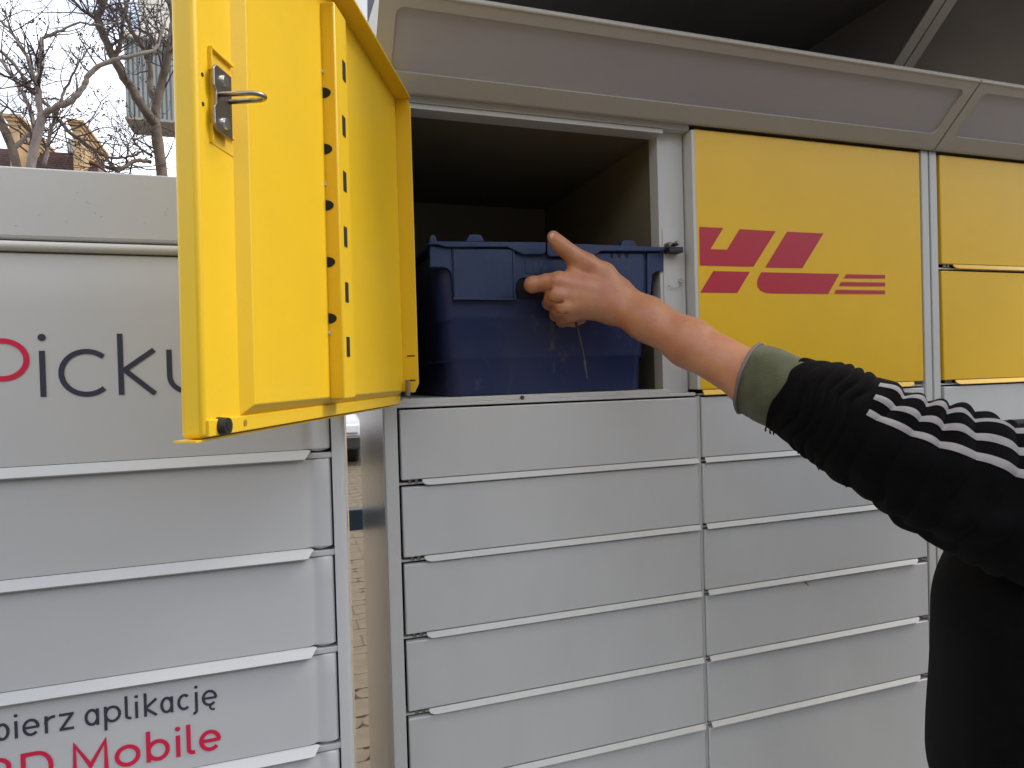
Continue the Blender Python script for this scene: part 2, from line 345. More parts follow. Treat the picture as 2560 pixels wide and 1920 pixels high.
# slanted light box above the doors
FB, FT = np.array([.969, .409]), np.array([.8755, .4995])           # y,z of lower / upper edge
fd = (FT - FB) / np.linalg.norm(FT - FB); fn = np.array([-fd[1], fd[0]]); fn = fn if fn[0] < 0 else -fn   # outward (to street, down)
FL = np.linalg.norm(FT - FB)
def fp(x, t, n): q = FB + fd * t + fn * n; return (x, q[0], q[1])
def rrect(x0, x1, t0, t1, r, n=5):
    c = [(x1 - r, t1 - r, 0), (x0 + r, t1 - r, 90), (x0 + r, t0 + r, 180), (x1 - r, t0 + r, 270)]; out = []
    for cx, ct, a0 in c:
        for i in range(n + 1): a = math.radians(a0 + 90 * i / n); out.append((cx + r * math.cos(a), ct + r * math.sin(a)))
    return out
def light_box(x0, x1):
    px0, px1, t0, t1 = x0 + .022, x1 - .016, .027, FL - .019
    if x1 < 2: px1 = x1 - .021
    inner = rrect(px0, px1, t0, t1, .012); outer = []
    # matching outer loop (same count) walking the rectangle
    for i, (a, b) in enumerate(inner):
        q = i // 6
        cx, ct = [(x1, FL), (x0, FL), (x0, 0), (x1, 0)][q]
        outer.append((cx, ct))
    mb = MB(); n = len(inner)
    A = [fp(x, t, 0) for x, t in outer]; B = [fp(x, t, 0) for x, t in inner]; C = [fp(x, t, -.0045) for x, t in inner]
    mb.add(A + B, [(i, (i + 1) % n, n + (i + 1) % n, n + i) for i in range(n)])
    mb.add(B + C, [(i, (i + 1) % n, n + (i + 1) % n, n + i) for i in range(n)])
    b = bmesh.new()
    fr = mesh_obj('light_box', mb, FASCIA, bank, fix=False)
    me = fr.data; b.from_mesh(me); bmesh.ops.remove_doubles(b, verts=b.verts, dist=1e-6); bmesh.ops.dissolve_degenerate(b, dist=1e-6, edges=b.edges); bmesh.ops.recalc_face_normals(b, faces=b.faces); b.to_mesh(me); b.free()
    mb = MB(); mb.add([fp(x, t, -.0042) for x, t in inner], [tuple(range(n))]); mesh_obj('acrylic_panel', mb, ACRYL, fr)
    # body of the box: bottom, ends and top return
    p = [fp(x0, 0, -.0062), fp(x0, FL, -.0062), fp(x0, FL, -.012), (x0, 1.03, .4995 + .02), (x0, 1.03, .416)]
    q = [(x1, y, z) for _, y, z in p]
    mb = MB().prism(p, q); mesh_obj('light_box_body', mb, FASCIA, fr)
    mb = MB().hexa([fp(x0, -.004, -.001), fp(x1, -.004, -.001), (x1, 1.0, .4165), (x0, 1.0, .4165), fp(x0, .0, .0006), fp(x1, .0, .0006), (x1, 1.0, .4195), (x0, 1.0, .4195)])
    mesh_obj('drip_edge', mb, FASCIA, fr, bevel=.0008)
    mb = MB().tube([fp(x0, FL - .002, -.002), fp(x1, FL - .002, -.002)], .0032, 10); mesh_obj('rolled_edge', mb, FASCIA, fr, smooth=40)
    return fr
XS = 1.1963
light_box(.137, XS - .0012); light_box(XS + .0012, X3R + .03)
# crumbs of dirt under the light box
mb = MB()
for uu in (1178, 1214, 1228, 1572, 1660, 1686): 
    p = at(uu, 256 + (uu - 1178) * .122, .974); mb.box(p[0] - .003, p[0] + .004, .970, .978, .4085, .4125)
tag(mesh_obj('dirt_crumbs', mb, BROWNM, bank, bevel=.0012), kind='stuff')
# canopy: soffit sheets, brackets
RZ = .735
can = mesh_obj('canopy', MB().box(.205, X3R + .25, .69, 1.62, RZ, RZ + .03), FASCIA, bank, bevel=.004)
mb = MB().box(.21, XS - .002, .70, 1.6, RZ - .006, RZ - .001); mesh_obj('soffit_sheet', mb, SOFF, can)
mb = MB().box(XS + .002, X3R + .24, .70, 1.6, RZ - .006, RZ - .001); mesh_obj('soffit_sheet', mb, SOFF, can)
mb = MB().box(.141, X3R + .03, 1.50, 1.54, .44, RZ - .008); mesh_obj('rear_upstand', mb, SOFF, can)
def bracket(x0, x1):
    a = [(1.33, .45), (1.18, .464), (1.038, .593), (.885, .7285), (1.33, .7285)]
    mb = MB().prism([(x0, y, z) for y, z in a], [(x1, y, z) for y, z in a]); return mb
br = mesh_obj('bracket', bracket(1.1715, 1.1745), SOFF, can); 
mesh_obj('bracket_flange', MB().hexa([(1.1715, 1.038, .590), (1.1945, 1.038, .590), (1.1945, .885, .7245), (1.1715, .885, .7245), (1.1715, 1.040, .593), (1.1945, 1.040, .593), (1.1945, .888, .7275), (1.1715, .888, .7275)]), FASCIA, br)
br = mesh_obj('bracket', bracket(1.2185, 1.2215), SOFF, can)
mesh_obj('bracket_flange', MB().hexa([(1.1985, 1.038, .590), (1.2215, 1.038, .590), (1.2215, .885, .7245), (1.1985, .885, .7245), (1.1985, 1.040, .593), (1.2215, 1.040, .593), (1.2215, .888, .7275), (1.1985, .888, .7275)]), FASCIA, br)
mesh_obj('end_bracket', MB().xz([(.1742, .585), (.1805, .585), (.2005, .76), (.1792, .76)], 1.30, 1.304), mat('end_bracket_paint', (.20, .21, .23), .5), can)

# ---- latch hardware on the strike post
o = mesh_obj('latch_plate', MB().box(.6165, .6475, 1.0012, 1.0028, .088, .24), GREY_L, bank, bevel=.0006)
p = at(1680, 628, 1.0)
mesh_obj('latch_bar', MB().box(p[0] - .016, p[0] + .011, .982, 1.0, p[2] - .0052, p[2] + .0045), BLACK, o, bevel=.0012)
for (uu, vv) in ((1688, 611), (1669, 611)):
    p = at(uu, vv, .995); mesh_obj('latch_pin', MB().tube([(p[0], 1.001, p[2]), (p[0] - .001, .986, p[2] - .0005)], .0034, 12), STEEL, o, smooth=40)
p = at(1697, 605, .982); mesh_obj('screw', MB().tube([(p[0] - .0075, .996, p[2] - .0030), (p[0], .983, p[2])], [.0028, .0040], 12), BOLT, o, smooth=40)
p = at(1701, 701, 1.0); mesh_obj('screw', MB().tube([(p[0], 1.002, p[2]), (p[0], .998, p[2])], .0037, 12), BOLT, o, smooth=40)
mesh_obj('wire', MB().tube([at(1672, 712, 1.0), at(1678, 718, .997), at(1687, 719, .997), at(1696, 715, .997), at(1704, 713, 1.0)], .0007, 6), STEEL, o)

# ------------------------------------------------------------------ open yellow door (part of the bank)
HX, HY = .1600, .950
Wd = .5035
ddir = np.array([-.4045, -.9145]); ddir /= np.linalg.norm(ddir); nin = np.array([-ddir[1], ddir[0]])     # inward normal
if nin[0] < 0: nin = -nin
DZB, DZT = -.0362, .3915
def dl(X, N, Z):                                     # door-local -> world; X from hinge to free edge, N inward
    lean = (Z - .1) * .010 * (X / Wd)
    q = np.array([HX, HY]) + ddir * (X - 0) + nin * (N - .004); return (q[0] + lean * .9, q[1], Z)
def dbox(mb, X0, X1, N0, N1, Z0, Z1): return mb.hexa([dl(X0, N0, Z0), dl(X1, N0, Z0), dl(X1, N1, Z0), dl(X0, N1, Z0), dl(X0, N0, Z1), dl(X1, N0, Z1), dl(X1, N1, Z1), dl(X0, N1, Z1)])
NA, NC, NE = .0, .0085, .0225
XAw = .4555                                       # inner edge of the flat strip beside the free edge
mb = MB(); dbox(mb, 0, Wd, -.0165, NA, DZB, DZT)
door = mesh_obj('open_door', mb, YEL, bank, bevel=.0035, smooth=35, seg=3)
# raised tray with sloped edges
mb = MB()
bz, tz = DZB + .0115, DZT - .004
A = [dl(.003, NA - .001, bz), dl(XAw, NA - .001, bz), dl(XAw, NA - .001, tz), dl(.003, NA - .001, tz)]
B = [dl(.003, NC, bz + .0085), dl(XAw - .0085, NC, bz + .0085), dl(XAw - .0085, NC, tz), dl(.003, NC, tz)]
mb.prism(A, B); mesh_obj('raised_panel', mb, YEL, door, bevel=.0008)
# hat-section stiffener
XE0, XE1 = .2553, .2908
mb = MB(); dbox(mb, XE0, XE1, NC - .001, NE, bz + .006, DZT - .026); stf = mesh_obj('stiffener', mb, YEL, door, bevel=.0018, smooth=35)
rows_z = [.3365 - i * .0672 for i in range(7)]
# D-shaped holes at the foot of the stiffener and oblong slots on its face
def wpix(u_, v_, Xd=None, Nd=None):
    """door point seen at a pixel, on the plane N = Nd"""
    d = FV + RV * (u_ - 1280) / 1700 - UV * (v_ - 960) / 1700
    n3 = np.array([nin[0], nin[1], 0]); p0 = np.array([HX, HY, 0]) + n3 * (Nd - .004)
    q = d * (p0.dot(n3) / d.dot(n3)); X = (q[:2] - p0[:2]).dot(ddir); return X, q[2]
slots = [(857, 178), (857.5, 316), (860.5, 454), (863, 592), (867, 731), (871, 867)]
for u_, v_ in slots:
    X, Z = wpix(u_, v_, Nd=NE); mb = MB(); dbox(mb, X - .0045, X + .0045, NE + .0001, NE + .0005, Z - .0098, Z + .0098); mesh_obj('slot', mb, DARK, stf)
holes = [(819, 231), (821, 372), (824, 513), (827, 655), (830, 796)]
for u_, v_ in holes:
    d = FV + RV * (u_ - 1280) / 1700 - UV * (v_ - 960) / 1700
    # foot wall plane X = XE1
    t3 = np.array([ddir[0], ddir[1], 0]); n3 = np.array([nin[0], nin[1], 0]); p0 = np.array([HX, HY, 0]) + t3 * (XE1 + .0003)
    q = d * (p0.dot(t3) / d.dot(t3)); Z = q[2]
    out = [(NC - .0003, -.0052)] + [(NC + .0085 * math.cos(a), .0052 * math.sin(a)) for a in np.linspace(-math.pi / 2, math.pi / 2, 12)] + [(NC - .0003, .0052)]
    mb = MB().prism([dl(XE1 + .0002, n_, Z + z_) for n_, z_ in out], [dl(XE1 + .0005, n_, Z + z_) for n_, z_ in out]); mesh_obj('punched_hole', mb, DARK, stf)
    if u_ in (819, 824, 830):
        mb = MB(); zz = Z + (.020 if u_ != 830 else -.014); dbox(mb, XE1 - .002, XE1 + .002, NC - .001, NC + .002, zz - .0016, zz + .0016); mesh_obj('weld_spot', mb, GREY_L, stf, bevel=.0008)
# flanges: top, hinge side, bottom return
NT = NC + .021
mb = MB(); dbox(mb, .0, Wd - .004, -.002, NT, DZT - .0045, DZT - .0005); mesh_obj('top_flange', mb, YEL, door, bevel=.0012, smooth=35)
mb = MB().prism([dl(-.0005, -.012, DZB + .02), dl(-.0005, NT - .006, DZB + .016), dl(-.0005, NT, DZB + .028), dl(-.0005, NT, DZT - .012), dl(-.0005, NT - .007, DZT - .0008), dl(-.0005, -.012, DZT - .0008)],
                [dl(.0028, -.012, DZB + .02), dl(.0028, NT - .006, DZB + .016), dl(.0028, NT, DZB + .028), dl(.0028, NT, DZT - .012), dl(.0028, NT - .007, DZT - .0008), dl(.0028, -.012, DZT - .0008)])
mesh_obj('hinge_flange', mb, YEL, door, bevel=.0008)
mb = MB(); dbox(mb, -.002, Wd - .003, -.001, NA + .0022, DZB + .0008, DZB + .0122); bot = mesh_obj('bottom_return', mb, YEL, door, bevel=.0008)
mb = MB(); dbox(mb, .006, Wd + .0045, -.0185, NA - .003, DZB - .0022, DZB - .0008); mesh_obj('drip_lip', mb, YEL, door)
# rubber bumper, hole
X, Z = wpix(564, 1065, Nd=NA + .004)
mb = MB().tube([dl(X, NA, Z), dl(X, NA + .0075, Z)], [.0064, .0058], 14); b_ = mesh_obj('rubber_bumper', mb, BLACK, door, smooth=40)
mb = MB().tube([dl(X, NA + .0076, Z), dl(X, NA + .008, Z)], .003, 12); mesh_obj('bumper_core', mb, DARK, b_)
X, Z = wpix(617, 1057, Nd=NA + .0023); mb = MB().tube([dl(X, NA + .0020, Z), dl(X, NA + .0026, Z)], .0026, 12); mesh_obj('punched_hole', mb, mat('shaded_hole', (.35, .2, .01), .6), bot)
for u_, v_ in ((1003, 998), (1025, 996)):
    X, Z = wpix(u_, v_, Nd=NA + .0023); mb = MB().tube([dl(X, NA + .0020, Z), dl(X, NA + .0026, Z)], .0016, 8); mesh_obj('punched_hole', mb, BROWNM, bot)
# hinge bolt in the lower corner
mb = MB().tube([dl(.012, NC + .008, DZB + .012), dl(.012, NC + .008, DZB + .034)], .0035, 10); mesh_obj('hinge_pin', mb, STEEL, door, smooth=40)
# lock: recess, plate, screws, wire loop
zt1, zt2 = wpix(518, 122, Nd=NA)[1], wpix(518, 174, Nd=NA)[1]; zb1, zb2 = wpix(522, 314, Nd=NA)[1], wpix(524, 356, Nd=NA)[1]
Xn = wpix(518, 150, Nd=NA)[0]
dk = mat('yellow_recess', (.74, .45, .03), .45)
for za, zb_ in ((zt1, zt2), (zb1, zb2)):
    mb = MB(); dbox(mb, XAw - .0005, Xn, NA + .0001, NA + .0004, zb_, za); mesh_obj('lock_recess', mb, dk, door)
    mb = MB(); dbox(mb, XAw + .001, Xn + .0012, NA, NA + .0030, za, za + .0014); dbox(mb, Xn, Xn + .0014, NA, NA + .0026, zb_, za - .0001); mesh_obj('recess_edge', mb, YEL, door)
lk_c = (zt2 + zb1) / 2
pl = [(-.0125, .0225), (.0085, .0225), (.0118, .019), (.0118, .007), (.0090, .004), (.0090, -.004), (.0118, -.007), (.0118, -.019), (.0085, -.0225), (-.0125, -.0225)]
xc = .4785
mb = MB().prism([dl(xc + a, NA + .004, lk_c + b) for a, b in pl], [dl(xc + a, NA + .0058, lk_c + b) for a, b in pl])
plate = mesh_obj('lock_plate', mb, STEEL, door, bevel=.0006)
for s_ in (1, -1):
    mb = MB().tube([dl(xc - .002, NA + .0058, lk_c + s_ * .0148), dl(xc - .002, NA + .0076, lk_c + s_ * .0148)], [.0043, .0039], 16); sc = mesh_obj('screw', mb, BOLT, plate, smooth=40)
mb = MB(); dbox(mb, XAw + .012, XAw + .030, NA, NA + .004, lk_c - .019, lk_c + .019); mesh_obj('plate_stud', mb, YEL, door)
lp = []
zc0 = lk_c + .003
for a in range(0, 13):
    an = math.pi * a / 12
    lp.append(dl(xc - .002 + .0072 * math.cos(an), NA + .026 + .008 * math.sin(an), zc0 - .0005 * math.cos(an)))
path = [dl(xc + .0052, NA + .005, zc0)] + lp + [dl(xc - .0092, NA + .005, zc0 + .0005)]
mb = MB().tube(path, .0017, 10); mesh_obj('wire_loop', mb, STEEL, plate, smooth=True)
for zz in (wpix(509, 192, Nd=NA)[1], wpix(510, 264, Nd=NA)[1]):
    mb = MB().tube([dl(Wd - .0085, NA, zz), dl(Wd - .0085, NA + .0004, zz)], .0014, 10); mesh_obj('pin_hole', mb, DARK, door)
for i_, zz in enumerate((.030, -.004)):
    mb = MB(); dbox(mb, .0029, .0032, NC + .006, NC + .017, zz, zz + .002); mesh_obj('dirt_smear', mb, BROWNM, door)
# ------------------------------------------------------------------ left-hand locker bank
DL = .86
left = thing('parcel_locker', 'pale grey parcel locker with red and dark printed lettering beside the open door', 'parcel locker', (-.25, 1.05, .05))
LXR, PXL, PXR = .0555, .0575, .0747
LXL = -.47
f = MB().box(LXL - .05, PXR - .006, DL + .03, 1.33, -CZ + .06, .2365); mesh_obj('carcass', f, WHITE_P, left, bevel=.003)
f = MB().box(LXL - .045, PXR - .008, DL + .02, 1.32, -CZ + .05, -CZ + .13); mesh_obj('plinth', f, SLATE, left)
mb = MB(); n = 8
prof = [(PXL, DL + .05), (PXL, DL - .0005)] + [(PXR - .008 + .008 * math.sin(i / n * math.pi / 2), DL - .0005 + .016 * (1 - math.cos(i / n * math.pi / 2))) for i in range(n + 1)] + [(PXR, DL + .05)]
mb.prism([(x, y, -1.27) for x, y in prof], [(x, y, .1605) for x, y in prof]); mesh_obj('end_post', mb, WHITE_P, left, smooth=40)
mesh_obj('end_post', MB().box(LXL - .05, LXL - .004, DL, DL + .05, -1.27, .16), WHITE_P, left, bevel=.004)
# top panel with softly rounded upper edge
prof = [(DL + .004, .1612), (DL + .0005, .1625), (DL - .001, .165), (DL - .001, .2362), (DL - .0004, .2374), (DL + .001, .2380), (1.33, .2390), (1.33, .1612)]
mb = MB().prism([(LXL - .052, y, z) for y, z in prof], [(PXR, y, z) for y, z in prof]); tp = mesh_obj('top_panel', mb, WHITE_P, left)
mb = MB()
for i in range(14):
    x, z = rnd.uniform(-.30, -.10), rnd.uniform(.175, .228); mb.tube([(x, DL - .0008, z), (x + .0014, DL - .0014, z - .0003), (x + .003, DL - .0008, z - .0002)], [.0001, .00028, .0001], 6)
tag(mesh_obj('paint_blisters', mb, WHITE_P, tp, smooth=True), kind='stuff')
mb = MB()
prof = [(DL + .008, .1585)] + [(DL - .002 - .0052 * math.sin(a), .1532 + .0052 * math.cos(a)) for a in np.linspace(0, math.pi, 12)] + [(DL + .008, .1478)]
mb.prism([(LXL - .05, y, z) for y, z in prof], [(PXR - .002, y, z) for y, z in prof]); mesh_obj('trim_rail', mb, GREY_L, left, smooth=50)
f = MB().box(LXL, PXL + .0, DL + .020, DL + .024, -1.27, .15); mesh_obj('gap_backing', f, DARK, left)
def big_door(z_top, z_crease):
    xr = LXR; xs = [LXL, LXL + .002] + list(np.linspace(LXL + .01, xr - .05, 6)) + list(np.linspace(xr - .046, xr - .004, 22)) + [xr - .002, xr - .0006, xr]
    P = []
    def off(x):
        d = .0030 * math.exp(-((x - (xr - .0225)) / .0075) ** 2)
        if x > xr - .004: d += .0035 * ((x - (xr - .004)) / .004) ** 2
        return d
    zs = [(z_top, .004), (z_top - .0012, .0008), (z_top - .003, 0)] + [(z_top - .003 + (z_crease + .002 - z_top + .003) * i / 4, 0) for i in range(1, 4)] + [(z_crease + .0004, 0)]
    P = [[(x, DL + off(x) + dy, z) for x in xs] for z, dy in zs]
    mb = MB().grid(P)
    # lower edge with the S-shaped finger recess at the right
    nb = len(P) - 1
    xb = [x for x in xs]
    low = [[(x, DL + off(x) + (0 if x < xr - .027 else .003), z_crease + (0 if x < xr - .027 else -.0022 * math.sin((x - xr + .027) / .027 * math.pi * 1.1) - .001)) for x in xs]]
    mb.grid([P[-1], low[0], [(x, y + .014, z) for x, y, z in low[0]]])
    mb.grid([[(xs[-1], DL + off(xs[-1]) + dy, z) for z, dy in zs], [(xs[-1], DL + .018, z) for z, dy in zs]])
    mb.grid([[(x, DL + off(x) + .004, z_top) for x in xs], [(x, DL + .018, z_top) for x in xs]])
    o = mesh_obj('locker_door', mb, WHITE_P, left, smooth=40, fix=True)
    e0, e1 = xr - .0225, xr - .0300                    # slanted right end of the grip
    yb, zb = DL - .0085, z_crease - .0112
    mb = MB().prism([(LXL, DL - .0003, z_crease - .0004), (e0 - .004, DL - .0003, z_crease - .0004), (e0, DL - .001, z_crease - .002), (e0 - .002, DL - .003, z_crease - .0045), (e1, yb, zb), (LXL, yb, zb)],
                    [(LXL, DL + .0012, z_crease - .0014), (e0 - .004, DL + .0012, z_crease - .0014), (e0, DL, z_crease - .003), (e0 - .002, DL - .0016, z_crease - .0057), (e1, yb + .0018, zb - .0016), (LXL, yb + .0018, zb - .0016)])
    mesh_obj('grip_lip', mb, WHITE_P, o, bevel=.0004)
    mesh_obj('frame_rail', MB().box(LXL - .003, PXL, DL + .0015, DL + .019, z_crease - .0118, z_crease - .0052), WHITE_P, left, bevel=.0006)
    return o
cre = [-.0961 * DL - i * .1393 * DL for i in range(9)]; tops = [-.1100 * DL - i * .1396 * DL for i in range(9)]
d0 = big_door(.1470, cre[0]); ldoors = [d0]
for i in range(8): ldoors.append(big_door(tops[i], cre[i + 1]))
# lettering "Pickup"
YL = DL - .0007; w = .0056
mb = MB()
stroke(mb, [(-.2423, -.0090), (-.2423, .0409)], w, YL); flat(mb, plane_arc(-.2420, .0553, .0039, .0039, 0, 360, 20)[:-1], YL)
stroke(mb, plane_arc(-.2008, .0160, .0242, .0236, 47, 313, 36), w, YL)
stroke(mb, [(-.1676, -.0094), (-.1676, .0589)], w, YL); stroke(mb, [(-.1652, .0172), (-.1337, .0404)], w, YL - .0001); stroke(mb, [(-.1640, .0184), (-.1340, -.0093)], w, YL - .0002)
stroke(mb, [(-.1186, .0404), (-.1186, .0120)] + plane_arc(-.0996, .0105, .0190, .0182, 180, 360, 24)[1:] + [(-.0806, .0404)], w, YL)
stroke(mb, [(-.0806, .0404), (-.0806, -.0094)], w, YL - .0001)
stroke(mb, [(-.062, .0404), (-.062, -.028)], w, YL); stroke(mb, plane_arc(-.040, .0158, .0225, .0236, 0, 360, 36), w, YL - .0001)
mesh_obj('dark_lettering', mb, NAVY, d0)
mb = MB(); stroke(mb, [(-.3085, -.0094), (-.3085, .0519), (-.2790, .0519)] + plane_arc(-.2785, .0318, .0218, .0201, 90, -90, 24)[1:] + [(-.3085, .0117)], w, YL); mesh_obj('red_lettering', mb, PINK, d0)
# two lines of lettering on a lower door
def glyph(mb, ch, x0, x1, zb, xh, w, y):
    xm = (x0 + x1) / 2; rx = (x1 - x0) / 2 - w / 2; rz = xh / 2 - w / 2; zc = zb + xh / 2; l, r_ = x0 + w / 2, x1 - w / 2; asc = zb + xh * 1.42; yy2 = y - .0001
    def bowl(cx=xm, r=rx): stroke(mb, plane_arc(cx, zc, r, rz, 0, 360, 32), w, y)
    if ch == 'i': stroke(mb, [(xm, zb), (xm, zb + xh)], w, y); flat(mb, plane_arc(xm, zb + xh * 1.30, w * .62, w * .62, 0, 360, 14)[:-1], y)
    elif ch == 'j': stroke(mb, [(xm, zb + xh), (xm, zb - xh * .12)] + plane_arc(xm - xh * .18, zb - xh * .14, xh * .18, xh * .16, 0, -95, 8)[1:], w, y); flat(mb, plane_arc(xm, zb + xh * 1.30, w * .62, w * .62, 0, 360, 14)[:-1], y)
    elif ch == 'l': stroke(mb, [(l, asc), (l, zb + xh * .22)] + plane_arc(l + xh * .22, zb + xh * .22 + w * .1, xh * .22, xh * .22 - w * .4, 180, 280, 8)[1:], w, y)
    elif ch == 'o': bowl()
    elif ch == 'c': stroke(mb, plane_arc(xm, zc, rx, rz, 48, 312, 28), w, y)
    elif ch in 'eę':
        stroke(mb, [(r_, zc)] + plane_arc(xm, zc, rx, rz, 0, 318, 30)[1:], w, y); stroke(mb, [(l, zc), (r_ + w * .3, zc)], w * .9, yy2)
        if ch == 'ę': stroke(mb, plane_arc(xm + rx * .62, zb - xh * .06, xh * .20, xh * .17, 100, 290, 10), w * .8, yy2)
    elif ch == 'a': bowl(); stroke(mb, [(r_, zb + xh * .98), (r_, zb)], w, yy2)
    elif ch == 'b': bowl(); stroke(mb, [(l, asc), (l, zb)], w, yy2)
    elif ch == 'p': bowl(); stroke(mb, [(l, zb + xh), (l, zb - xh * .42)], w, yy2)
    elif ch == 'r': stroke(mb, [(l, zb), (l, zb + xh)], w, y); stroke(mb, [(l, zb + xh * .55)] + plane_arc(r_ - .0005, zb + xh * .55, r_ - l, xh * .45 - w / 2, 175, 85, 10), w, yy2)
    elif ch == 'z': stroke(mb, [(x0, zb + xh - w / 2), (x1, zb + xh - w / 2)], w, y); stroke(mb, [(x1 - w * .5, zb + xh - w * .6), (x0 + w * .5, zb + w * .6)], w, yy2); stroke(mb, [(x0, zb + w / 2), (x1, zb + w / 2)], w, y)
    elif ch == 'k': stroke(mb, [(l, asc), (l, zb)], w, y); stroke(mb, [(l, zc), (x1 - w * .4, zb + xh)], w, yy2); stroke(mb, [(l, zc), (x1 - w * .4, zb)], w, yy2 - .0001)
    elif ch == 'M': stroke(mb, [(l, zb), (l + w * .1, asc - w * .3), (xm, zb + xh * .35), (r_ - w * .1, asc - w * .3), (r_, zb)], w, y)
    elif ch in 'DP':
        if ch == 'D': stroke(mb, [(l, asc - w / 2), (xm, asc - w / 2)] + plane_arc(xm, (zb + asc) / 2, r_ - xm, (asc - zb) / 2 - w / 2, 90, -90, 18)[1:] + [(l, zb + w / 2)], w, y)
        else: stroke(mb, [(l, asc - w / 2), (xm, asc - w / 2)] + plane_arc(xm, zb + (asc - zb) * .68, r_ - xm, (asc - zb) * .32 - w / 2, 90, -90, 18)[1:] + [(l, zb + (asc - zb) * .36 + w / 2)], w, y)
        stroke(mb, [(l, asc), (l, zb)], w, yy2)
def bx(a): return at(a / 2.458, 1500 + (745 - .157 * (a - 410)) / 2.458, DL)[0]
mb = MB(); tz_, th_ = -.3737, .0188; w2 = .0030
row1 = [('P', -70, -20), ('o', -50, 0), ('b', -30, 60), ('i', 88, 112), ('e', 138, 245), ('r', 275, 350), ('z', 365, 455), ('a', 520, 610), ('p', 640, 745), ('l', 768, 815), ('i', 828, 852), ('k', 885, 970), ('a', 985, 1065), ('c', 1090, 1175), ('j', 1195, 1219), ('ę', 1240, 1335)]
for ch, a0, a1 in row1[2:]: glyph(mb, ch, bx(a0), bx(a1), tz_, th_, w2, YL)
mesh_obj('dark_lettering', mb, NAVY, ldoors[3])
def bx3(a): return at(a / 2.458, 1500 + (960 - .13 * (a - 785)) / 2.458, DL)[0]
mb = MB(); z3, h3_, w3 = -.4262, .0248, .0045
for ch, a0, a1 in [('D', 130, 330), ('M', 445, 668), ('o', 705, 865), ('b', 900, 1045), ('i', 1080, 1112), ('l', 1148, 1215), ('e', 1225, 1360)]: glyph(mb, ch, bx3(a0), bx3(a1), z3, h3_, w3, YL)
xp = bx3(130); glyph(mb, 'P', xp - .034, xp - .0085, z3, h3_, w3, YL); glyph(mb, 'D', xp - .072, xp - .0425, z3, h3_, w3, YL)
mesh_obj('red_lettering', mb, PINK, ldoors[3])
# slate rail between the lockers
f = MB().box(-.50, .1365, 1.585, 1.62, -.345, -.297); rl = mesh_obj('tie_rail', f, SLATE, None, bevel=.003, base=(-.18, 1.60, CZ - .345))
tag(rl, 'dark slate steel rail joining the two lockers across the narrow gap', 'rail')
f = MB().box(-.50, -.46, 1.585, 1.62, -CZ, -.345); mesh_obj('post', f, SLATE, rl)

# ------------------------------------------------------------------ blue tote
tote = thing('storage_tote', 'scuffed dark blue plastic tote with hinged lid inside the open compartment', 'storage box', (.41, 1.15, CZ - .0305))
def tz2(a, b, Y=1.0): p = at(1000 + a / 2.9105, 540 + b / 2.9105, Y); return (p[0], p[2])
def rring(x0, x1, y0, y1, z, r, n=6):
    out = []
    for cx, cy, a0 in ((x1 - r, y1 - r, 0), (x0 + r, y1 - r, 90), (x0 + r, y0 + r, 180), (x1 - r, y0 + r, 270)):
        for i in range(n + 1): a = math.radians(a0 + 90 * i / n); out.append((cx + r * math.cos(a), cy + r * math.sin(a), z))
    return out
lv = []
for z, ins, r in ((-.0300, .020, .02), (-.0290, .013, .024), (-.020, .0110, .026), (.0225, .0090, .026), (.0255, .0055, .026), (.0300, .0045, .026), (.083, .0025, .025), (.0865, -.0015, .025), (.093, -.0015, .025), (.190, -.004, .022)):
    lv.append(rring(.231 + ins, .590 - ins * .9, 1.008 + ins * .35, 1.305 - ins, z, r))
mb = MB(); n = len(lv[0])
mb.add([q for r in lv for q in r], [(i * n + k, i * n + (k + 1) % n, (i + 1) * n + (k + 1) % n, (i + 1) * n + k) for i in range(len(lv) - 1) for k in range(n)] + [tuple(range(n))[::-1]])
body = mesh_obj('tote_body', mb, BLUE_S, tote, smooth=35)
def skirt(pts, y0, y1, nm, m=BLUE, bev=.0010): return mesh_obj(nm, MB().xz([tz2(*q) for q in pts], y0, y1), m, tote, bevel=bev, smooth=35)
sk = []
sk.append(skirt([(218, 214), (374, 236), (386, 520), (372, 420), (352, 388), (322, 374), (218, 372)], .9995, 1.012, 'rim_skirt'))
lab = skirt([(375, 234), (829, 242), (829, 607), (390, 604)], .9985, 1.011, 'label_panel')
skirt([(830, 270), (1284, 285), (1284, 560), (1268, 490), (1240, 462), (1210, 455), (905, 450), (872, 458), (850, 486), (838, 560), (830, 606)], 1.0005, 1.012, 'handle_panel')
lab2 = skirt([(1285, 270), (1768, 274), (1768, 604), (1285, 610)], .9988, 1.011, 'label_panel')
skirt([(1800, 268), (1918, 262), (1918, 402), (1862, 405), (1836, 428), (1826, 560), (1800, 600)], .9995, 1.012, 'rim_skirt')
skirt([(1769, 274), (1799, 272), (1799, 600), (1769, 604)], 1.0045, 1.012, 'skirt_groove', bev=0)
mesh_obj('hand_hole_shade', MB().xz([tz2(*k) for k in [(852, 540), (858, 500), (874, 472), (905, 458), (1210, 462), (1236, 478), (1250, 520), (1252, 575), (1236, 596), (868, 592)]], 1.0042, 1.0068), mat('hand_hole_shadow', (.004, .004, .006), .9), tote)  # black plate paints in the shade of the tote's hand hole
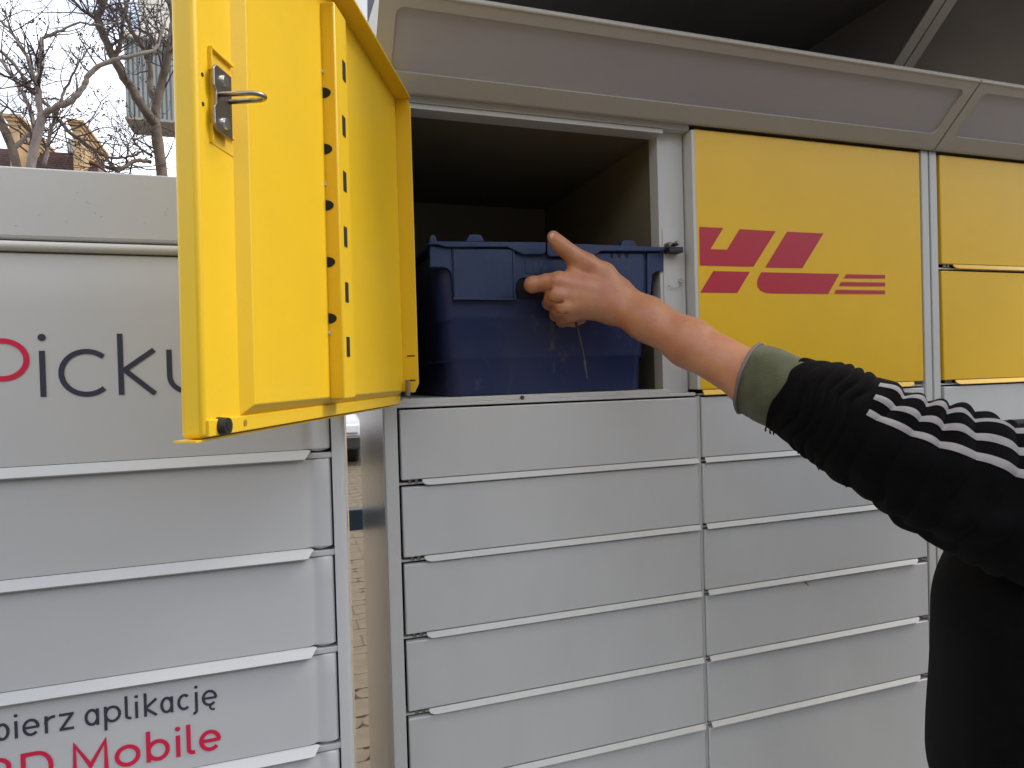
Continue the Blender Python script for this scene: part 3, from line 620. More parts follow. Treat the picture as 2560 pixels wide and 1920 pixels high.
# ribs moulded on the left label panel
mb = MB()
for i in range(25):
    a = 398 + i * 17.0; (x0, z0), (x1, z1) = tz2(a - 4, 594), tz2(a + 4, 248); mb.box(x0, x1 if x1 > x0 + .001 else x0 + .0026, .9968, .9990, z0, z1)
tag(mesh_obj('moulded_ribs', mb, BLUE, lab, bevel=.0005), kind='stuff')
mb = MB()
(x0, zb_), (x1, zt_) = tz2(378, 606), tz2(829, 240)
x0 = tz2(380, 420)[0]
mb.box(x0, x1, .9964, .9986, zb_ - .001, zb_ + .003).box(x1 - .0035, x1, .9964, .9986, zb_ + .003, zt_ - .003)
mesh_obj('label_frame', mb, BLUE, lab, bevel=.0006)
for a in (1540, 1594, 1650):
    (x0, z0), (x1, z1) = tz2(a - 8, 304), tz2(a + 8, 272); mesh_obj('vent_slot', MB().box(x0, x1, .9978, .9990, z0, z1), DARK, lab2)
# lid halves
P1 = [(203, 202), (266, 189), (1050, 196), (1050, 268), (1036, 285), (888, 285), (772, 231), (330, 232), (262, 213), (203, 214)]
l1 = skirt(P1, .9935, 1.0045, 'lid_half', bev=.0014)
P2 = [(1060, 198), (1255, 207), (1920, 232), (1922, 254), (1870, 262), (1450, 262), (1390, 302), (1080, 302), (1062, 288)]
l2 = skirt(P2, .9930, 1.0040, 'lid_half', bev=.0014)
mb = MB().box(.217, .4045, 1.0048, 1.300, .1960, .2028); mesh_obj('lid_top', mb, BLUE, l1, bevel=.002)
mb = MB().box(.4055, .615, 1.0043, 1.300, .1960, .2030); mesh_obj('lid_top', mb, BLUE, l2, bevel=.002)
for par, pts in ((l1, [(470, 196), (496, 146), (506, 142), (570, 142), (580, 147), (606, 196)]), (l1, [(206, 204), (210, 160), (226, 142), (240, 142), (252, 160), (266, 200)]), (l2, [(1585, 236), (1603, 190), (1614, 183), (1680, 185), (1692, 192), (1718, 238)]), (l2, [(1855, 246), (1862, 212), (1878, 202), (1896, 204), (1902, 246)])):
    mb = MB().xz([tz2(a, b, 1.03) for a, b in pts], 1.022, 1.05); mesh_obj('stacking_lug', mb, BLUE, par, bevel=.0015)
# darker moulded recess beneath the lid seam
mb = MB().xz([tz2(912, 318), tz2(1235, 322), tz2(1235, 420), tz2(912, 416)], .9993, 1.0003); mesh_obj('moulded_recess', mb, BLUE, tote)

# ------------------------------------------------------------------ implicit surfaces
def surface_net(D, lo, h):
    S = D < 0; nx, ny, nz = D.shape
    c = np.zeros((nx - 1, ny - 1, nz - 1), int); acc = np.zeros((nx - 1, ny - 1, nz - 1, 3)); cnt = np.zeros((nx - 1, ny - 1, nz - 1))
    sl = lambda o, ax, n_: slice(o, n_ - 1 + o)
    for ax in range(3):
        o1, o2 = [k for k in range(3) if k != ax]
        for i in (0, 1):
            for j in (0, 1):
                a = [0, 0, 0]; a[o1] = i; a[o2] = j; b = list(a); b[ax] = 1
                A = D[a[0]:nx - 1 + a[0], a[1]:ny - 1 + a[1], a[2]:nz - 1 + a[2]]; B = D[b[0]:nx - 1 + b[0], b[1]:ny - 1 + b[1], b[2]:nz - 1 + b[2]]
                cr_ = (A < 0) != (B < 0); t = np.where(cr_, A / np.where(cr_, A - B, 1), 0)
                for k in range(3): acc[..., k] += np.where(cr_, (t if k == ax else a[k]), 0)
                cnt += cr_
    act = cnt > 0; idx = -np.ones(act.shape, int); idx[act] = np.arange(act.sum())
    g_ = np.argwhere(act); V = (g_ + acc[act] / cnt[act][:, None]) * h + lo
    F = []
    for ax in range(3):
        o1, o2 = (ax + 1) % 3, (ax + 2) % 3
        a = [slice(None)] * 3; b = [slice(None)] * 3; a[ax] = slice(0, -1); b[ax] = slice(1, None)
        E_ = S[tuple(a)] != S[tuple(b)]; e = np.argwhere(E_)
        ok = (e[:, o1] > 0) & (e[:, o2] > 0) & (e[:, o1] < D.shape[o1] - 1) & (e[:, o2] < D.shape[o2] - 1); e = e[ok]
        ins = S[tuple(e.T)]
        def get(d1, d2): q = e.copy(); q[:, o1] -= d1; q[:, o2] -= d2; return idx[tuple(q.T)]
        q = np.stack([get(0, 0), get(1, 0), get(1, 1), get(0, 1)], 1); q[~ins] = q[~ins][:, ::-1]; F.append(q)
    return V, np.concatenate(F)
def sdf_build(prims, h, pad=.01):
    P = np.array([list(a) for a, b, *_ in prims] + [list(b) for a, b, *_ in prims]); rm = max(max(q[2], q[3]) for q in prims)
    lo = P.min(0) - rm - pad; hi = P.max(0) + rm + pad; nn = np.ceil((hi - lo) / h).astype(int) + 1
    D = np.full(nn, 1.0, np.float32); ax = [lo[k] + h * np.arange(nn[k]) for k in range(3)]
    for a, b, ra, rb, k in prims:
        cut = k < 0; k = abs(k); a = np.array(a); b = np.array(b); r = max(ra, rb) + k * 1.5 + 2 * h
        i0 = np.clip(((np.minimum(a, b) - r - lo) / h).astype(int), 0, nn); i1 = np.clip(((np.maximum(a, b) + r - lo) / h).astype(int) + 2, 0, nn)
        X, Y_, Z_ = np.meshgrid(*[ax[q][i0[q]:i1[q]] for q in range(3)], indexing='ij')
        ab = b - a; L2 = max(ab.dot(ab), 1e-12); t = np.clip(((X - a[0]) * ab[0] + (Y_ - a[1]) * ab[1] + (Z_ - a[2]) * ab[2]) / L2, 0, 1)
        d = np.sqrt((X - a[0] - t * ab[0]) ** 2 + (Y_ - a[1] - t * ab[1]) ** 2 + (Z_ - a[2] - t * ab[2]) ** 2) - (ra + t * (rb - ra))
        s_ = (slice(i0[0], i1[0]), slice(i0[1], i1[1]), slice(i0[2], i1[2])); o = D[s_]
        if cut: hh = np.maximum(k - np.abs(o + d), 0) / k; D[s_] = np.maximum(o, -d) + hh * hh * k / 4
        else: hh = np.maximum(k - np.abs(o - d), 0) / k; D[s_] = np.minimum(o, d) - hh * hh * k / 4
    return surface_net(D, lo, h)
def relax(V, F, it=2, w_=.5):
    n = len(V); e = np.concatenate([F[:, [0, 1]], F[:, [1, 2]], F[:, [2, 3]], F[:, [3, 0]]])
    for _ in range(it):
        A = np.zeros_like(V); c = np.zeros(n); np.add.at(A, e[:, 0], V[e[:, 1]]); np.add.at(A, e[:, 1], V[e[:, 0]]); np.add.at(c, e[:, 0], 1); np.add.at(c, e[:, 1], 1)
        V = V * (1 - w_) + w_ * A / np.maximum(c, 1)[:, None]
    return V
def sdf_obj(name, prims, h, m, parent=None, base=None, it=2):
    V, F = sdf_build(prims, h); V = relax(V, F, it)
    me = bpy.data.meshes.new(name); org = np.array(BASE[parent.name] if parent else base)
    me.from_pydata((V + np.array([0, 0, CZ]) - org).tolist(), [], F.tolist()); me.materials.append(m)
    me.polygons.foreach_set('use_smooth', [True] * len(me.polygons)); me.update()
    o = bpy.data.objects.new(name, me); COL.objects.link(o)
    if parent: o.parent = parent
    else: o.location = tuple(org)
    BASE[o.name] = tuple(org); return o

# ------------------------------------------------------------------ person: left arm reaching into the locker
def h3(a, b, Y): return at(1250 + a / 5.53, 560 + b / 5.53, Y)
pr = []
def chain(pts, k):
    for (p, ra), (q, rb) in zip(pts[:-1], pts[1:]): pr.append((p, q, ra, rb, k))
wr_i, wr_p = at(1537, 735, .951), at(1524, 768, .949)
# forearm: radius and ulna side by side, then one fleshy belly
fa = [(wr_i, .0225), (at(1625, 787, .910), .0228), (at(1729, 846, .862), .0255), (at(1903, 943, .775), .0285), (at(2060, 1015, .70), .029)]
fb = [(wr_p, .0212), (at(1614, 808, .905), .0230), (at(1716, 867, .858), .0255), (at(1888, 966, .770), .0285), (at(2040, 1045, .70), .029)]
chain(fa, .02); chain(fb, .02)
pr.append((wr_i, wr_p, .0215, .0205, .02))
# metacarpals (back of the hand)
I0, M0, R0, L0 = h3(820, 790, .948), h3(790, 1000, .946), h3(885, 1170, .948), h3(965, 1268, .954)
for q, r in ((I0, .0135), (M0, .0128), (R0, .0118), (L0, .0098)):
    pr.append((q, wr_i * .45 + wr_p * .55 if q is not I0 else wr_i, r, .021, .012))
pr.append((h3(1050, 830, .958), wr_i, .0165, .021, .015)); pr.append((h3(1080, 1060, .962), wr_p, .0165, .0195, .015))
pr.append((I0, M0, .0112, .0108, .008)); pr.append((M0, R0, .0105, .0098, .008)); pr.append((R0, L0, .0095, .0085, .008))
# knuckle bumps
for q, r in ((h3(775, 800, .9395), .0086), (h3(770, 985, .9375), .0082), (h3(862, 1160, .9405), .0074)): pr.append((q, q + np.array([.002, 0, 0]), r, r, .010))
# index: straight out to the left, then bent into the hand hole
chain([(I0, .0135), (h3(640, 812, .955), .0125), (h3(448, 838, .9625), .0118), (h3(452, 848, .990), .0098), (h3(520, 850, 1.012), .0085)], .006)
# middle, ring, little finger curled away from the viewer and back
for q, r, dv in ((M0, .0118, 0), (R0, .0108, 0), (L0, .0092, 0)):
    a = q + np.array([-.004, .010, -.002]); b = q + np.array([.001, .034, -.006]); c = q + np.array([.026, .040, -.006]); d_ = q + np.array([.032, .026, -.003])
    chain([(q, r), (a, r), (b, r * .92), (c, r * .85), (d_, r * .78)], .004)
# thumb
chain([(h3(728, 168, .957), .0076), (h3(762, 218, .955), .0086), (h3(845, 300, .953), .0102), (h3(935, 375, .953), .0108), (h3(1040, 462, .953), .0128), (h3(1180, 560, .955), .0165), (h3(1420, 725, .955), .0205), (wr_i, .0205)], .010)
pr.append((h3(1080, 590, .958), h3(960, 760, .957), .0100, .0105, .014))           # web between thumb and index
cuts = [(h3(690, 1085, .942), h3(850, 1078, .9340), .0017), (h3(782, 1238, .944), h3(915, 1225, .9375), .0016), (h3(640, 935, .946), h3(765, 905, .9360), .0016)]
for a_, b_, r_ in cuts: pr.append((a_, b_, r_, r_, -.004))
for a_, b_ in ((h3(800, 985, .9390), h3(1450, 1015, .9345)), (h3(800, 830, .9405), h3(1420, 930, .9345)), (h3(900, 1160, .9415), h3(1440, 1090, .9365))): pr.insert(0, (a_, b_, .0042, .0055, .010))
person = sdf_obj('person', pr, .0014, SKIN, base=(.86, .52, 0.0), it=2)
tag(person, 'person in black jacket with three white stripes reaching for the blue tote', 'person')
# tendons are left to the bump; thumb nail
nc = h3(728, 178, .9492)
e1 = (h3(760, 222, .9485) - h3(698, 130, .9505)); e1 /= np.linalg.norm(e1); e2 = np.cross(e1, np.array([0.1, 1, 0.05])); e2 /= np.linalg.norm(e2); e3 = np.cross(e1, e2); e3 = e3 if e3[1] < 0 else -e3
ncen = h3(742, 180, .9484); P = []
for i in range(9):
    a = -1 + 2 * i / 8; rowp = []
    for j in range(9):
        b = -1 + 2 * j / 8; wd = .0052 * (1 - .18 * max(0, -a) ** 2)
        rowp.append(ncen + e1 * a * .0068 + e2 * b * wd * math.sqrt(max(.02, 1 - abs(a) ** 5)) + e3 * (.0016 * (1 - b * b) - .0006 * a * a + .0004))
    P.append(rowp)
mesh_obj('thumb_nail', MB().grid(P), NAIL, person, smooth=True)

# sleeve sweep
def lerp_list(ts, vals, t): return np.array([np.interp(t, ts, [v[k] for v in vals]) for k in range(len(vals[0]))]) if hasattr(vals[0], '__len__') else np.interp(t, ts, vals)
def smoothstep(a, b, x): t = min(1, max(0, (x - a) / (b - a))); return t * t * (3 - 2 * t)
class Sweep:
    def __init__(s, pts, rad):
        s.p = [np.array(q) for q in pts]; d = [0]
        for a, b in zip(s.p[:-1], s.p[1:]): d.append(d[-1] + np.linalg.norm(b - a))
        s.L = d[-1]; s.t = [q / s.L for q in d]; s.r = rad
    def frame(s, t):
        c = lerp_list(s.t, s.p, t); a = lerp_list(s.t, s.p, max(0, t - .06)); b = lerp_list(s.t, s.p, min(1, t + .06)); T = (b - a) / np.linalg.norm(b - a)
        view = -c / np.linalg.norm(c)                                     # roughly towards the street
        up = np.array([0, 0, 1.]); e1 = up - T * T.dot(up); e1 /= np.linalg.norm(e1); e2 = np.cross(T, e1)
        if e2.dot(np.array([0, -1, 0])) < 0: e2 = -e2
        return c, e1, e2
    def pt(s, t, ph, off=0, fold=None):
        c, e1, e2 = s.frame(t); r = np.interp(t, s.t, s.r) + off + (fold(t, ph) if fold else 0)
        return c + r * (math.cos(ph) * e1 + math.sin(ph) * e2 * .92)
ax_pts = [at(1968, 985, .745), at(2045, 1022, .712), at(2130, 1064, .682), at(2230, 1116, .650), at(2330, 1168, .622), at(2450, 1222, .594), at(2600, 1275, .560), at(2760, 1315, .53)]
slv = Sweep(ax_pts, [.0520, .0615, .0675, .0720, .0785, .0850, .092, .097])
from mathutils import noise as mnoise
def fold(t, ph):
    d = t * slv.L
    n1 = mnoise.noise(Vector((d * 9, math.cos(ph) * 1.2, math.sin(ph) * 1.2)))
    n2 = mnoise.noise(Vector((d * 22 + 5, math.cos(ph) * 2.0, math.sin(ph) * 2.0)))
    n3 = mnoise.noise(Vector((d * 14 + 2, math.cos(ph) * .9 + 4, math.sin(ph) * .9)))
    n4 = mnoise.noise(Vector((d * 45, math.cos(ph) * .8 + 9, math.sin(ph) * .8)))
    dd = d + .010 * math.sin(ph + .6) + .020 * n3 + .004 * math.sin(2 * ph + d * 30)
    ph_ = math.pi * (dd / .0150 if dd < .09 else 6 + (dd - .09) / .030)
    bunch = abs(math.sin(ph_)) ** (.55 + .35 * smoothstep(.08, .13, d))
    amp = (.0078 + .0030 * smoothstep(.08, .13, d)) * (1 - .5 * smoothstep(.22, .42, d)) * (.80 + .20 * math.cos(ph - .3)) * max(.12, .66 + .8 * n4 * (1 - .6 * smoothstep(.08, .13, d)) + .4 * n2)
    diag = .0035 * math.sin(6 * ph + d * 36 + 3 * n1) * smoothstep(.10, .2, d) * (1 - smoothstep(.36, .5, d))
    return amp * (bunch - .55) + diag + .006 * n1 * smoothstep(0, .05, d) + .006 * n3 * smoothstep(.08, .2, d)
NT_, NP_ = 330, 96
P = []
for i in range(NT_ + 1):
    t = i / NT_; P.append([tuple(slv.pt(t, 2 * math.pi * j / NP_, 0, fold)) for j in range(NP_ + 1)])
# turned edge at the wrist end
edge = [[tuple(slv.pt(0, 2 * math.pi * j / NP_, -.010, None) + (np.array(ax_pts[1]) - np.array(ax_pts[0])) * .12) for j in range(NP_ + 1)], [tuple(np.array(slv.pt(0, 2 * math.pi * j / NP_, -.003 + .0015 * math.sin(7 * 2 * math.pi * j / NP_), None)) - (np.array(ax_pts[1]) - np.array(ax_pts[0])) * (.05 + .03 * math.sin(5 * 2 * math.pi * j / NP_))) for j in range(NP_ + 1)]]
mb = MB().grid(edge + P)
# torso of the jacket: stacked ovals, turned towards the wall
TC = np.array([.965, .625]); ta = math.radians(40)
tor = [(-.62, .185, .135, .0), (-.56, .198, .148, .0), (-.42, .195, .142, .0), (-.30, .198, .138, .01), (-.20, .205, .135, .015), (-.12, .205, .122, .02), (-.07, .185, .105, .02), (-.03, .12, .085, .02), (.0, .070, .068, .02), (.045, .066, .066, .02)]
PT = []
zs_ = np.linspace(-.62, .045, 60)
for z in zs_:
    a_ = np.interp(z, [q[0] for q in tor], [q[1] for q in tor]); b_ = np.interp(z, [q[0] for q in tor], [q[2] for q in tor]); rowp = []
    for j in range(73):
        ph = 2 * math.pi * j / 72; n1 = mnoise.noise(Vector((math.cos(ph) * 2.2, math.sin(ph) * 2.2, z * 7))); k = 1 + .035 * n1
        ex, ey = a_ * math.cos(ph) * k, b_ * math.sin(ph) * k; sx_ = .22 * smoothstep(-.34, -.04, z)
        rowp.append((TC[0] + sx_ + ex * math.cos(ta) - ey * math.sin(ta), TC[1] + ex * math.sin(ta) + ey * math.cos(ta), z))
    PT.append(rowp)
mb.grid(PT)
jacket = mesh_obj('jacket', mb, CLOTH, person, smooth=True)
for k_, (p0, p1) in enumerate(((24.5, 31.5), (44.5, 51.5), (63, 70))):
    P = []
    t0 = .235 + (.006 * k_)
    for i in range(181):
        t = t0 + (1 - t0) * i / 180; P.append([tuple(slv.pt(t, math.radians(p0 + (p1 - p0) * j / 5), .0011 + .0009 * math.sin(math.pi * j / 5), fold)) for j in range(6)])
    mesh_obj('white_stripe', MB().grid(P), STRIPE, jacket, smooth=True)
# olive fleece cuff turned back over the arm
cf = Sweep([at(1872, 945, .783), at(1915, 958, .764), at(1960, 980, .748), at(2010, 1006, .728)], [.0470, .0508, .0522, .0485])
def cfold(t, ph):
    n1 = mnoise.noise(Vector((t * 2.5, math.cos(ph) * 1.5, math.sin(ph) * 1.5 + 3))); return .0045 * n1 * (1 - .3 * t) + .0016 * math.sin(3 * ph + t * 7) * t
P = [[tuple(cf.pt(t, 2 * math.pi * j / 72, o_, cfold if t > 0 else cfold)) for j in range(73)] for t, o_ in ([(.16, -.0075), (.03, -.0065), (.0, -.003), (.008, .0)] + [(q, .0) for q in np.linspace(.03, 1, 30)])]
cuff = mesh_obj('fleece_cuff', MB().grid(P), OLIVE, person, smooth=True)
mb = MB().tube([tuple(cf.pt(.012, 2 * math.pi * j / 72, .0012, cfold)) for j in range(73)], .0026, 8, cap=False); mesh_obj('cuff_hem', mb, HEM, cuff, smooth=True)
# loose threads and frayed bits on the underside
mb = MB()
for t, ph, ln in ((.0, 2.7, .012), (.01, 2.9, .010), (.02, 3.05, .007), (.13, 2.8, .006), (.20, 2.75, .009), (.21, 2.85, .008), (.30, 2.8, .006), (.31, 2.9, .005)):
    a = slv.pt(t, ph, 0, fold); pts = [a]
    for q in range(1, 6): pts.append(a + np.array([rnd.uniform(-.4, .2) * ln, 0, -ln * (1 - (q / 5 - .5) ** 2 * 3 if q > 3 else q / 4)]) * (q / 5))
    mb.tube(pts, [.0016, .0013, .001, .0008, .0006, .0004], 6)
tag(mesh_obj('loose_threads', mb, CLOTH, jacket, smooth=True), kind='stuff')
# the rest of the person, mostly outside the picture
q = lambda x, y, z: np.array([x, y, z])
leg = [(q(.87, .47, -.60), q(.86, .48, -.95), .095, .065, .03), (q(.86, .48, -.95), q(.86, .45, -1.30), .065, .048, .02), (q(1.02, .58, -.60), q(1.02, .58, -.95), .095, .065, .03), (q(1.02, .58, -.95), q(1.03, .55, -1.30), .065, .048, .02), (q(.87, .47, -.60), q(1.02, .58, -.60), .10, .10, .04)]
sdf_obj('trousers', leg, .012, TROUS, person)
sh = [(q(.86, .44, -1.355), q(.82, .56, -1.365), .045, .034, .02), (q(1.03, .54, -1.355), q(.99, .66, -1.365), .045, .034, .02)]
for q_ in sh: sdf_obj('shoe', [q_], .008, BLACK, person)
HO = q(.115, -.03, 0); hd = [(q(.925, .585, .03) + HO, q(.93, .55, .10) + HO, .055, .055, .02), (q(.93, .515, .17) + HO, q(.925, .53, .22) + HO, .078, .085, .03), (q(.905, .57, .145) + HO, q(.905, .575, .18) + HO, .05, .05, .03), (q(.885, .605, .165) + HO, q(.882, .607, .19) + HO, .012, .009, .012)]
head = sdf_obj('head', hd, .006, SKIN, person)
hr = [(q(.945, .49, .16) + HO, q(.94, .50, .24) + HO, .080, .088, .03), (q(.925, .53, .255) + HO, q(.93, .51, .26) + HO, .075, .08, .03)]
sdf_obj('hair', hr, .006, HAIR, person)
far_arm = [(q(1.10, .64, -.14), q(1.16, .60, -.38), .062, .050, .02), (q(1.16, .60, -.38), q(1.15, .64, -.62), .050, .040, .02)]
sdf_obj('jacket_sleeve', far_arm, .008, CLOTH, person)

# thin rod held in the fist
pts = [h3(1040, 1300, .962), at(1439.8, 806, .962), at(1460.4, 900.8, .966)]
rod = mesh_obj('thin_rod', MB().tube(pts, [.0021, .0021, .0019], 10), mat('dark_rod_metal', (.05, .05, .055), .35, metal=.6), None, smooth=40, base=tuple(np.array(pts[2]) + np.array([0, 0, CZ])))
tag(rod, 'thin dark metal rod hanging from the bottom of the fist', 'tool')
mesh_obj('rod_tip', MB().tube([pts[2], at(1468, 947, .968)], [.0022, .0009], 10), mat('rod_tip_metal', (.10, .11, .13), .4, metal=.5), rod, smooth=40)

# ------------------------------------------------------------------ bare trees behind the left locker
def b3(a, b, Y): return at(a / 3.456, b / 3.456, Y)
def smooth_path(pts, n=5):
    pts = [np.array(p, float) for p in pts]; out = []
    P = [pts[0] * 2 - pts[1]] + pts + [pts[-1] * 2 - pts[-2]]
    for i in range(1, len(P) - 2):
        for k in range(n):
            t = k / n; a, b, c, d = P[i - 1], P[i], P[i + 1], P[i + 2]
            out.append(.5 * ((2 * b) + (c - a) * t + (2 * a - 5 * b + 4 * c - d) * t * t + (3 * b - a - 3 * c + d) * t ** 3))
    out.append(pts[-1]); return out
def limb(pts, r0, r1, n=8, sub=5, jit=.0):
    """pts (px,py,depth) -> tapered tube"""
    q = smooth_path([b3(*p) for p in pts], sub); m = len(q); s_ = max(1e-6, q[0][1])
    for i in range(1, m - 1): q[i] = q[i] + np.array([rnd.uniform(-1, 1), rnd.uniform(-1, 1), rnd.uniform(-1, 1)]) * jit
    rad = [r0 + (r1 - r0) * i / (m - 1) * 1.0 for i in range(m)]
    ph0 = rnd.uniform(0, 6); rad = [.68 * r * (1 + .05 * math.sin(i * .55 + ph0) + .03 * math.sin(i * 1.3 + ph0)) for i, r in enumerate(rad)]
    return q, rad
def twig_spray(mb, ms, path, rad, count, ln, depth=2, seeds=.5):
    for _ in range(count):
        i = rnd.randrange(len(path) // 5, len(path)); o = np.array(path[i]); t = np.array(path[min(i + 1, len(path) - 1)]) - np.array(path[max(i - 1, 0)]); t /= np.linalg.norm(t) + 1e-9
        d = t * rnd.uniform(.2, .8) + np.array([rnd.gauss(0, .6), rnd.gauss(0, .45), rnd.gauss(.35, .5)]); d /= np.linalg.norm(d)
        l = ln * rnd.uniform(.4, 1.1); pts = [o]; dd = d.copy(); k = rnd.randint(4, 7)
        for _q in range(k): dd = dd + np.array([rnd.gauss(0, .22), rnd.gauss(0, .2), rnd.gauss(.06, .2)]); dd /= np.linalg.norm(dd); pts.append(pts[-1] + dd * l / k)
        r = min(rad[i] * .45, .008 * max(1, o[1] / 6.5)) ; mb.tube(pts, [max(.0020, r * (1 - .75 * j / k)) for j in range(k + 1)], 5, cap=False)
        if depth > 1: twig_spray(mb, ms, pts, [r * .8] * len(pts), rnd.randint(1, 3), l * .5, depth - 1, seeds)
        if depth == 1 and rnd.random() < seeds:
            for _s in range(rnd.randint(5, 11)):
                c = pts[-1] + np.array([rnd.gauss(0, .016), rnd.gauss(0, .016), rnd.gauss(-.008, .02)]); a = np.array([rnd.gauss(0, 1), rnd.gauss(0, 1), rnd.gauss(0, 1)]); a /= np.linalg.norm(a); b = np.cross(a, [.3, .5, .8]); b /= np.linalg.norm(b); e = rnd.uniform(.006, .017)
                ms.add([c - a * e, c + b * e * .5, c + a * e, c - b * e * .5, c + np.cross(a, b) * e * .4], [(0, 1, 4), (1, 2, 4), (2, 3, 4), (3, 0, 4), (3, 2, 1, 0)])
def tree(label, base_px, Y, trunk, r0, r1, limbs, m, ntw, ln):
    bp = b3(*base_px, Y); base = np.array([bp[0], bp[1], 0.0])
    t = thing('bare_tree', label, 'tree', tuple(base), 'bare trees behind the left locker')
    q, rad = limb(trunk, r0, r1, 12)
    foot = [np.array([base[0] - .05, base[1], -CZ - .05]), np.array([base[0] - .03, base[1], -CZ * .4])]
    mb = MB().tube(foot + q, [r0 * 1.1, r0 * .8] + rad, 12); mesh_obj('trunk', mb, m, t, smooth=True)
    tw = MB(); sd_ = MB(); twig_spray(tw, sd_, q, rad, 4, ln)
    for pts, ra, rb, mm in limbs:
        lq, lr = limb(pts, ra, rb, 8, jit=.006); mesh_obj('branch', MB().tube(lq, lr, 8), mm, t, smooth=True)
        twig_spray(tw, sd_, lq, lr, ntw, ln, seeds=.55)
    tag(mesh_obj('twigs', tw, TWIG, t, smooth=True, fix=False), kind='stuff'); tag(mesh_obj('seed_clusters', sd_, TWIG, t), kind='stuff'); return t
Y1 = 6.2
tree('thick bare tree forking beside the open yellow door, nearest to it', (1405, 1560), Y1,
     [(1405, 1560, Y1), (1385, 1380, Y1), (1358, 1200, Y1), (1345, 1070, Y1)], .066, .058, [
     ([(1345, 1080, Y1), (1230, 920, Y1 - .1), (1100, 710, Y1 - .15), (985, 510, Y1 - .2), (900, 310, Y1 - .25), (845, 160, Y1 - .25), (905, 0, Y1 - .3), (930, -160, Y1 - .3)], .054, .034, BARK),
     ([(1345, 1080, Y1), (1345, 930, Y1), (1400, 720, Y1), (1440, 520, Y1 - .05), (1480, 330, Y1 - .05), (1495, 150, Y1), (1465, 0, Y1), (1430, -120, Y1)], .055, .030, BARK),
     ([(1350, 900, Y1), (1290, 740, Y1 + .1), (1300, 600, Y1 + .15), (1240, 430, Y1 + .2), (1150, 280, Y1 + .2), (1080, 140, Y1 + .2), (1000, 30, Y1 + .2)], .036, .020, BARK),
     ([(985, 500, Y1 - .2), (1040, 370, Y1 - .25), (1060, 200, Y1 - .3), (1100, 20, Y1 - .3)], .026, .016, BARK),
     ([(845, 165, Y1 - .25), (720, 90, Y1 - .3), (600, -20, Y1 - .3)], .020, .012, TWIG),
     ([(900, 300, Y1 - .25), (1000, 190, Y1 - .2), (940, 60, Y1 - .2), (870, -20, Y1 - .2)], .012, .008, TWIG),
     ([(1440, 520, Y1), (1350, 400, Y1 + .1), (1280, 300, Y1 + .1), (1160, 230, Y1 + .1)], .022, .012, BARK),
     ([(1300, 1400, Y1), (1180, 1390, Y1 - .1), (1030, 1460, Y1 - .2), (930, 1450, Y1 - .2)], .026, .018, BARK),
     ([(1310, 1340, Y1), (1200, 1270, Y1 - .1), (1160, 1220, Y1 - .1), (1190, 1190, Y1 - .1)], .016, .008, BARK)], BARK, 13, .6)
Y2 = 5.6
tree('pale slender bare tree at the left with an arching side branch', (255, 1500), Y2,
     [(255, 1500, Y2), (300, 1250, Y2), (345, 1080, Y2), (358, 980, Y2)], .046, .038, [
     ([(352, 990, Y2), (328, 820, Y2), (335, 640, Y2), (350, 470, Y2), (360, 330, Y2)], .030, .020, BARK_L),
     ([(365, 985, Y2), (480, 930, Y2 - .05), (620, 860, Y2 - .1), (715, 760, Y2 - .1), (750, 675, Y2 - .1), (850, 580, Y2 - .1), (980, 520, Y2 - .1), (1150, 480, Y2 - .1), (1330, 430, Y2 - .05), (1390, 300, Y2), (1425, 195, Y2)], .034, .014, BARK_L),
     ([(360, 335, Y2), (500, 270, Y2), (690, 195, Y2), (820, 215, Y2 - .05), (950, 205, Y2 - .1), (1060, 170, Y2 - .1)], .015, .006, BARK_L),
     ([(330, 830, Y2), (250, 540, Y2 - .1), (150, 350, Y2 - .1), (60, 230, Y2 - .1), (-60, 120, Y2 - .1)], .018, .012, BARK_L),
     ([(480, 1000, Y2), (540, 830, Y2), (620, 660, Y2), (710, 510, Y2), (785, 380, Y2)], .016, .007, BARK_L),
     ([(380, 1440, Y2 + .1), (430, 1180, Y2 + .1), (480, 1000, Y2 + .05)], .020, .016, BARK_L)], BARK_L, 13, .5)
Y3 = 7.4
tree('dark bare tree at the far left edge, partly cut off', (120, 1520), Y3,
     [(165, 1520, Y3), (110, 1300, Y3), (40, 1120, Y3), (-30, 960, Y3)], .062, .045, [
     ([(300, 1120, Y3), (240, 900, Y3), (150, 720, Y3), (60, 590, Y3), (-40, 480, Y3)], .030, .018, BARK_L),
     ([(110, 1300, Y3), (220, 1180, Y3), (300, 1120, Y3)], .030, .028, BARK_L),
     ([(-40, 400, Y3), (120, 560, Y3), (260, 760, Y3), (420, 920, Y3), (560, 1100, Y3), (720, 1230, Y3), (900, 1340, Y3)], .020, .028, BARK),
     ([(-40, 640, Y3), (160, 690, Y3), (300, 830, Y3), (540, 860, Y3)], .012, .008, TWIG),
     ([(900, 1340, Y3), (980, 1440, Y3), (1030, 1500, Y3)], .020, .018, BARK),
     ([(910, 1360, Y3), (1090, 1360, Y3), (1200, 1320, Y3), (1230, 1290, Y3)], .020, .010, BARK),
     ([(-40, 870, Y3), (120, 960, Y3), (300, 990, Y3)], .010, .007, TWIG)], BARK, 12, .6)
# broken rusty-brown stub poking up above the locker
q, rad = limb([(770, 1405, 5.0), (800, 1410, 5.0), (850, 1435, 5.0), (930, 1490, 5.0)], .028, .008)
rad[0] = .010; mbq = MB().tube(q, rad, 10); stub = mesh_obj('dead_branch', mbq, mat('red_brown_wood', (.11, .045, .025), .85, bump=.6, bscale=60, var=.3), None, smooth=True, base=tuple(q[-1] + np.array([0, 0, CZ])))
tag(stub, 'red-brown club-shaped dead branch end just above the left locker', 'branch')

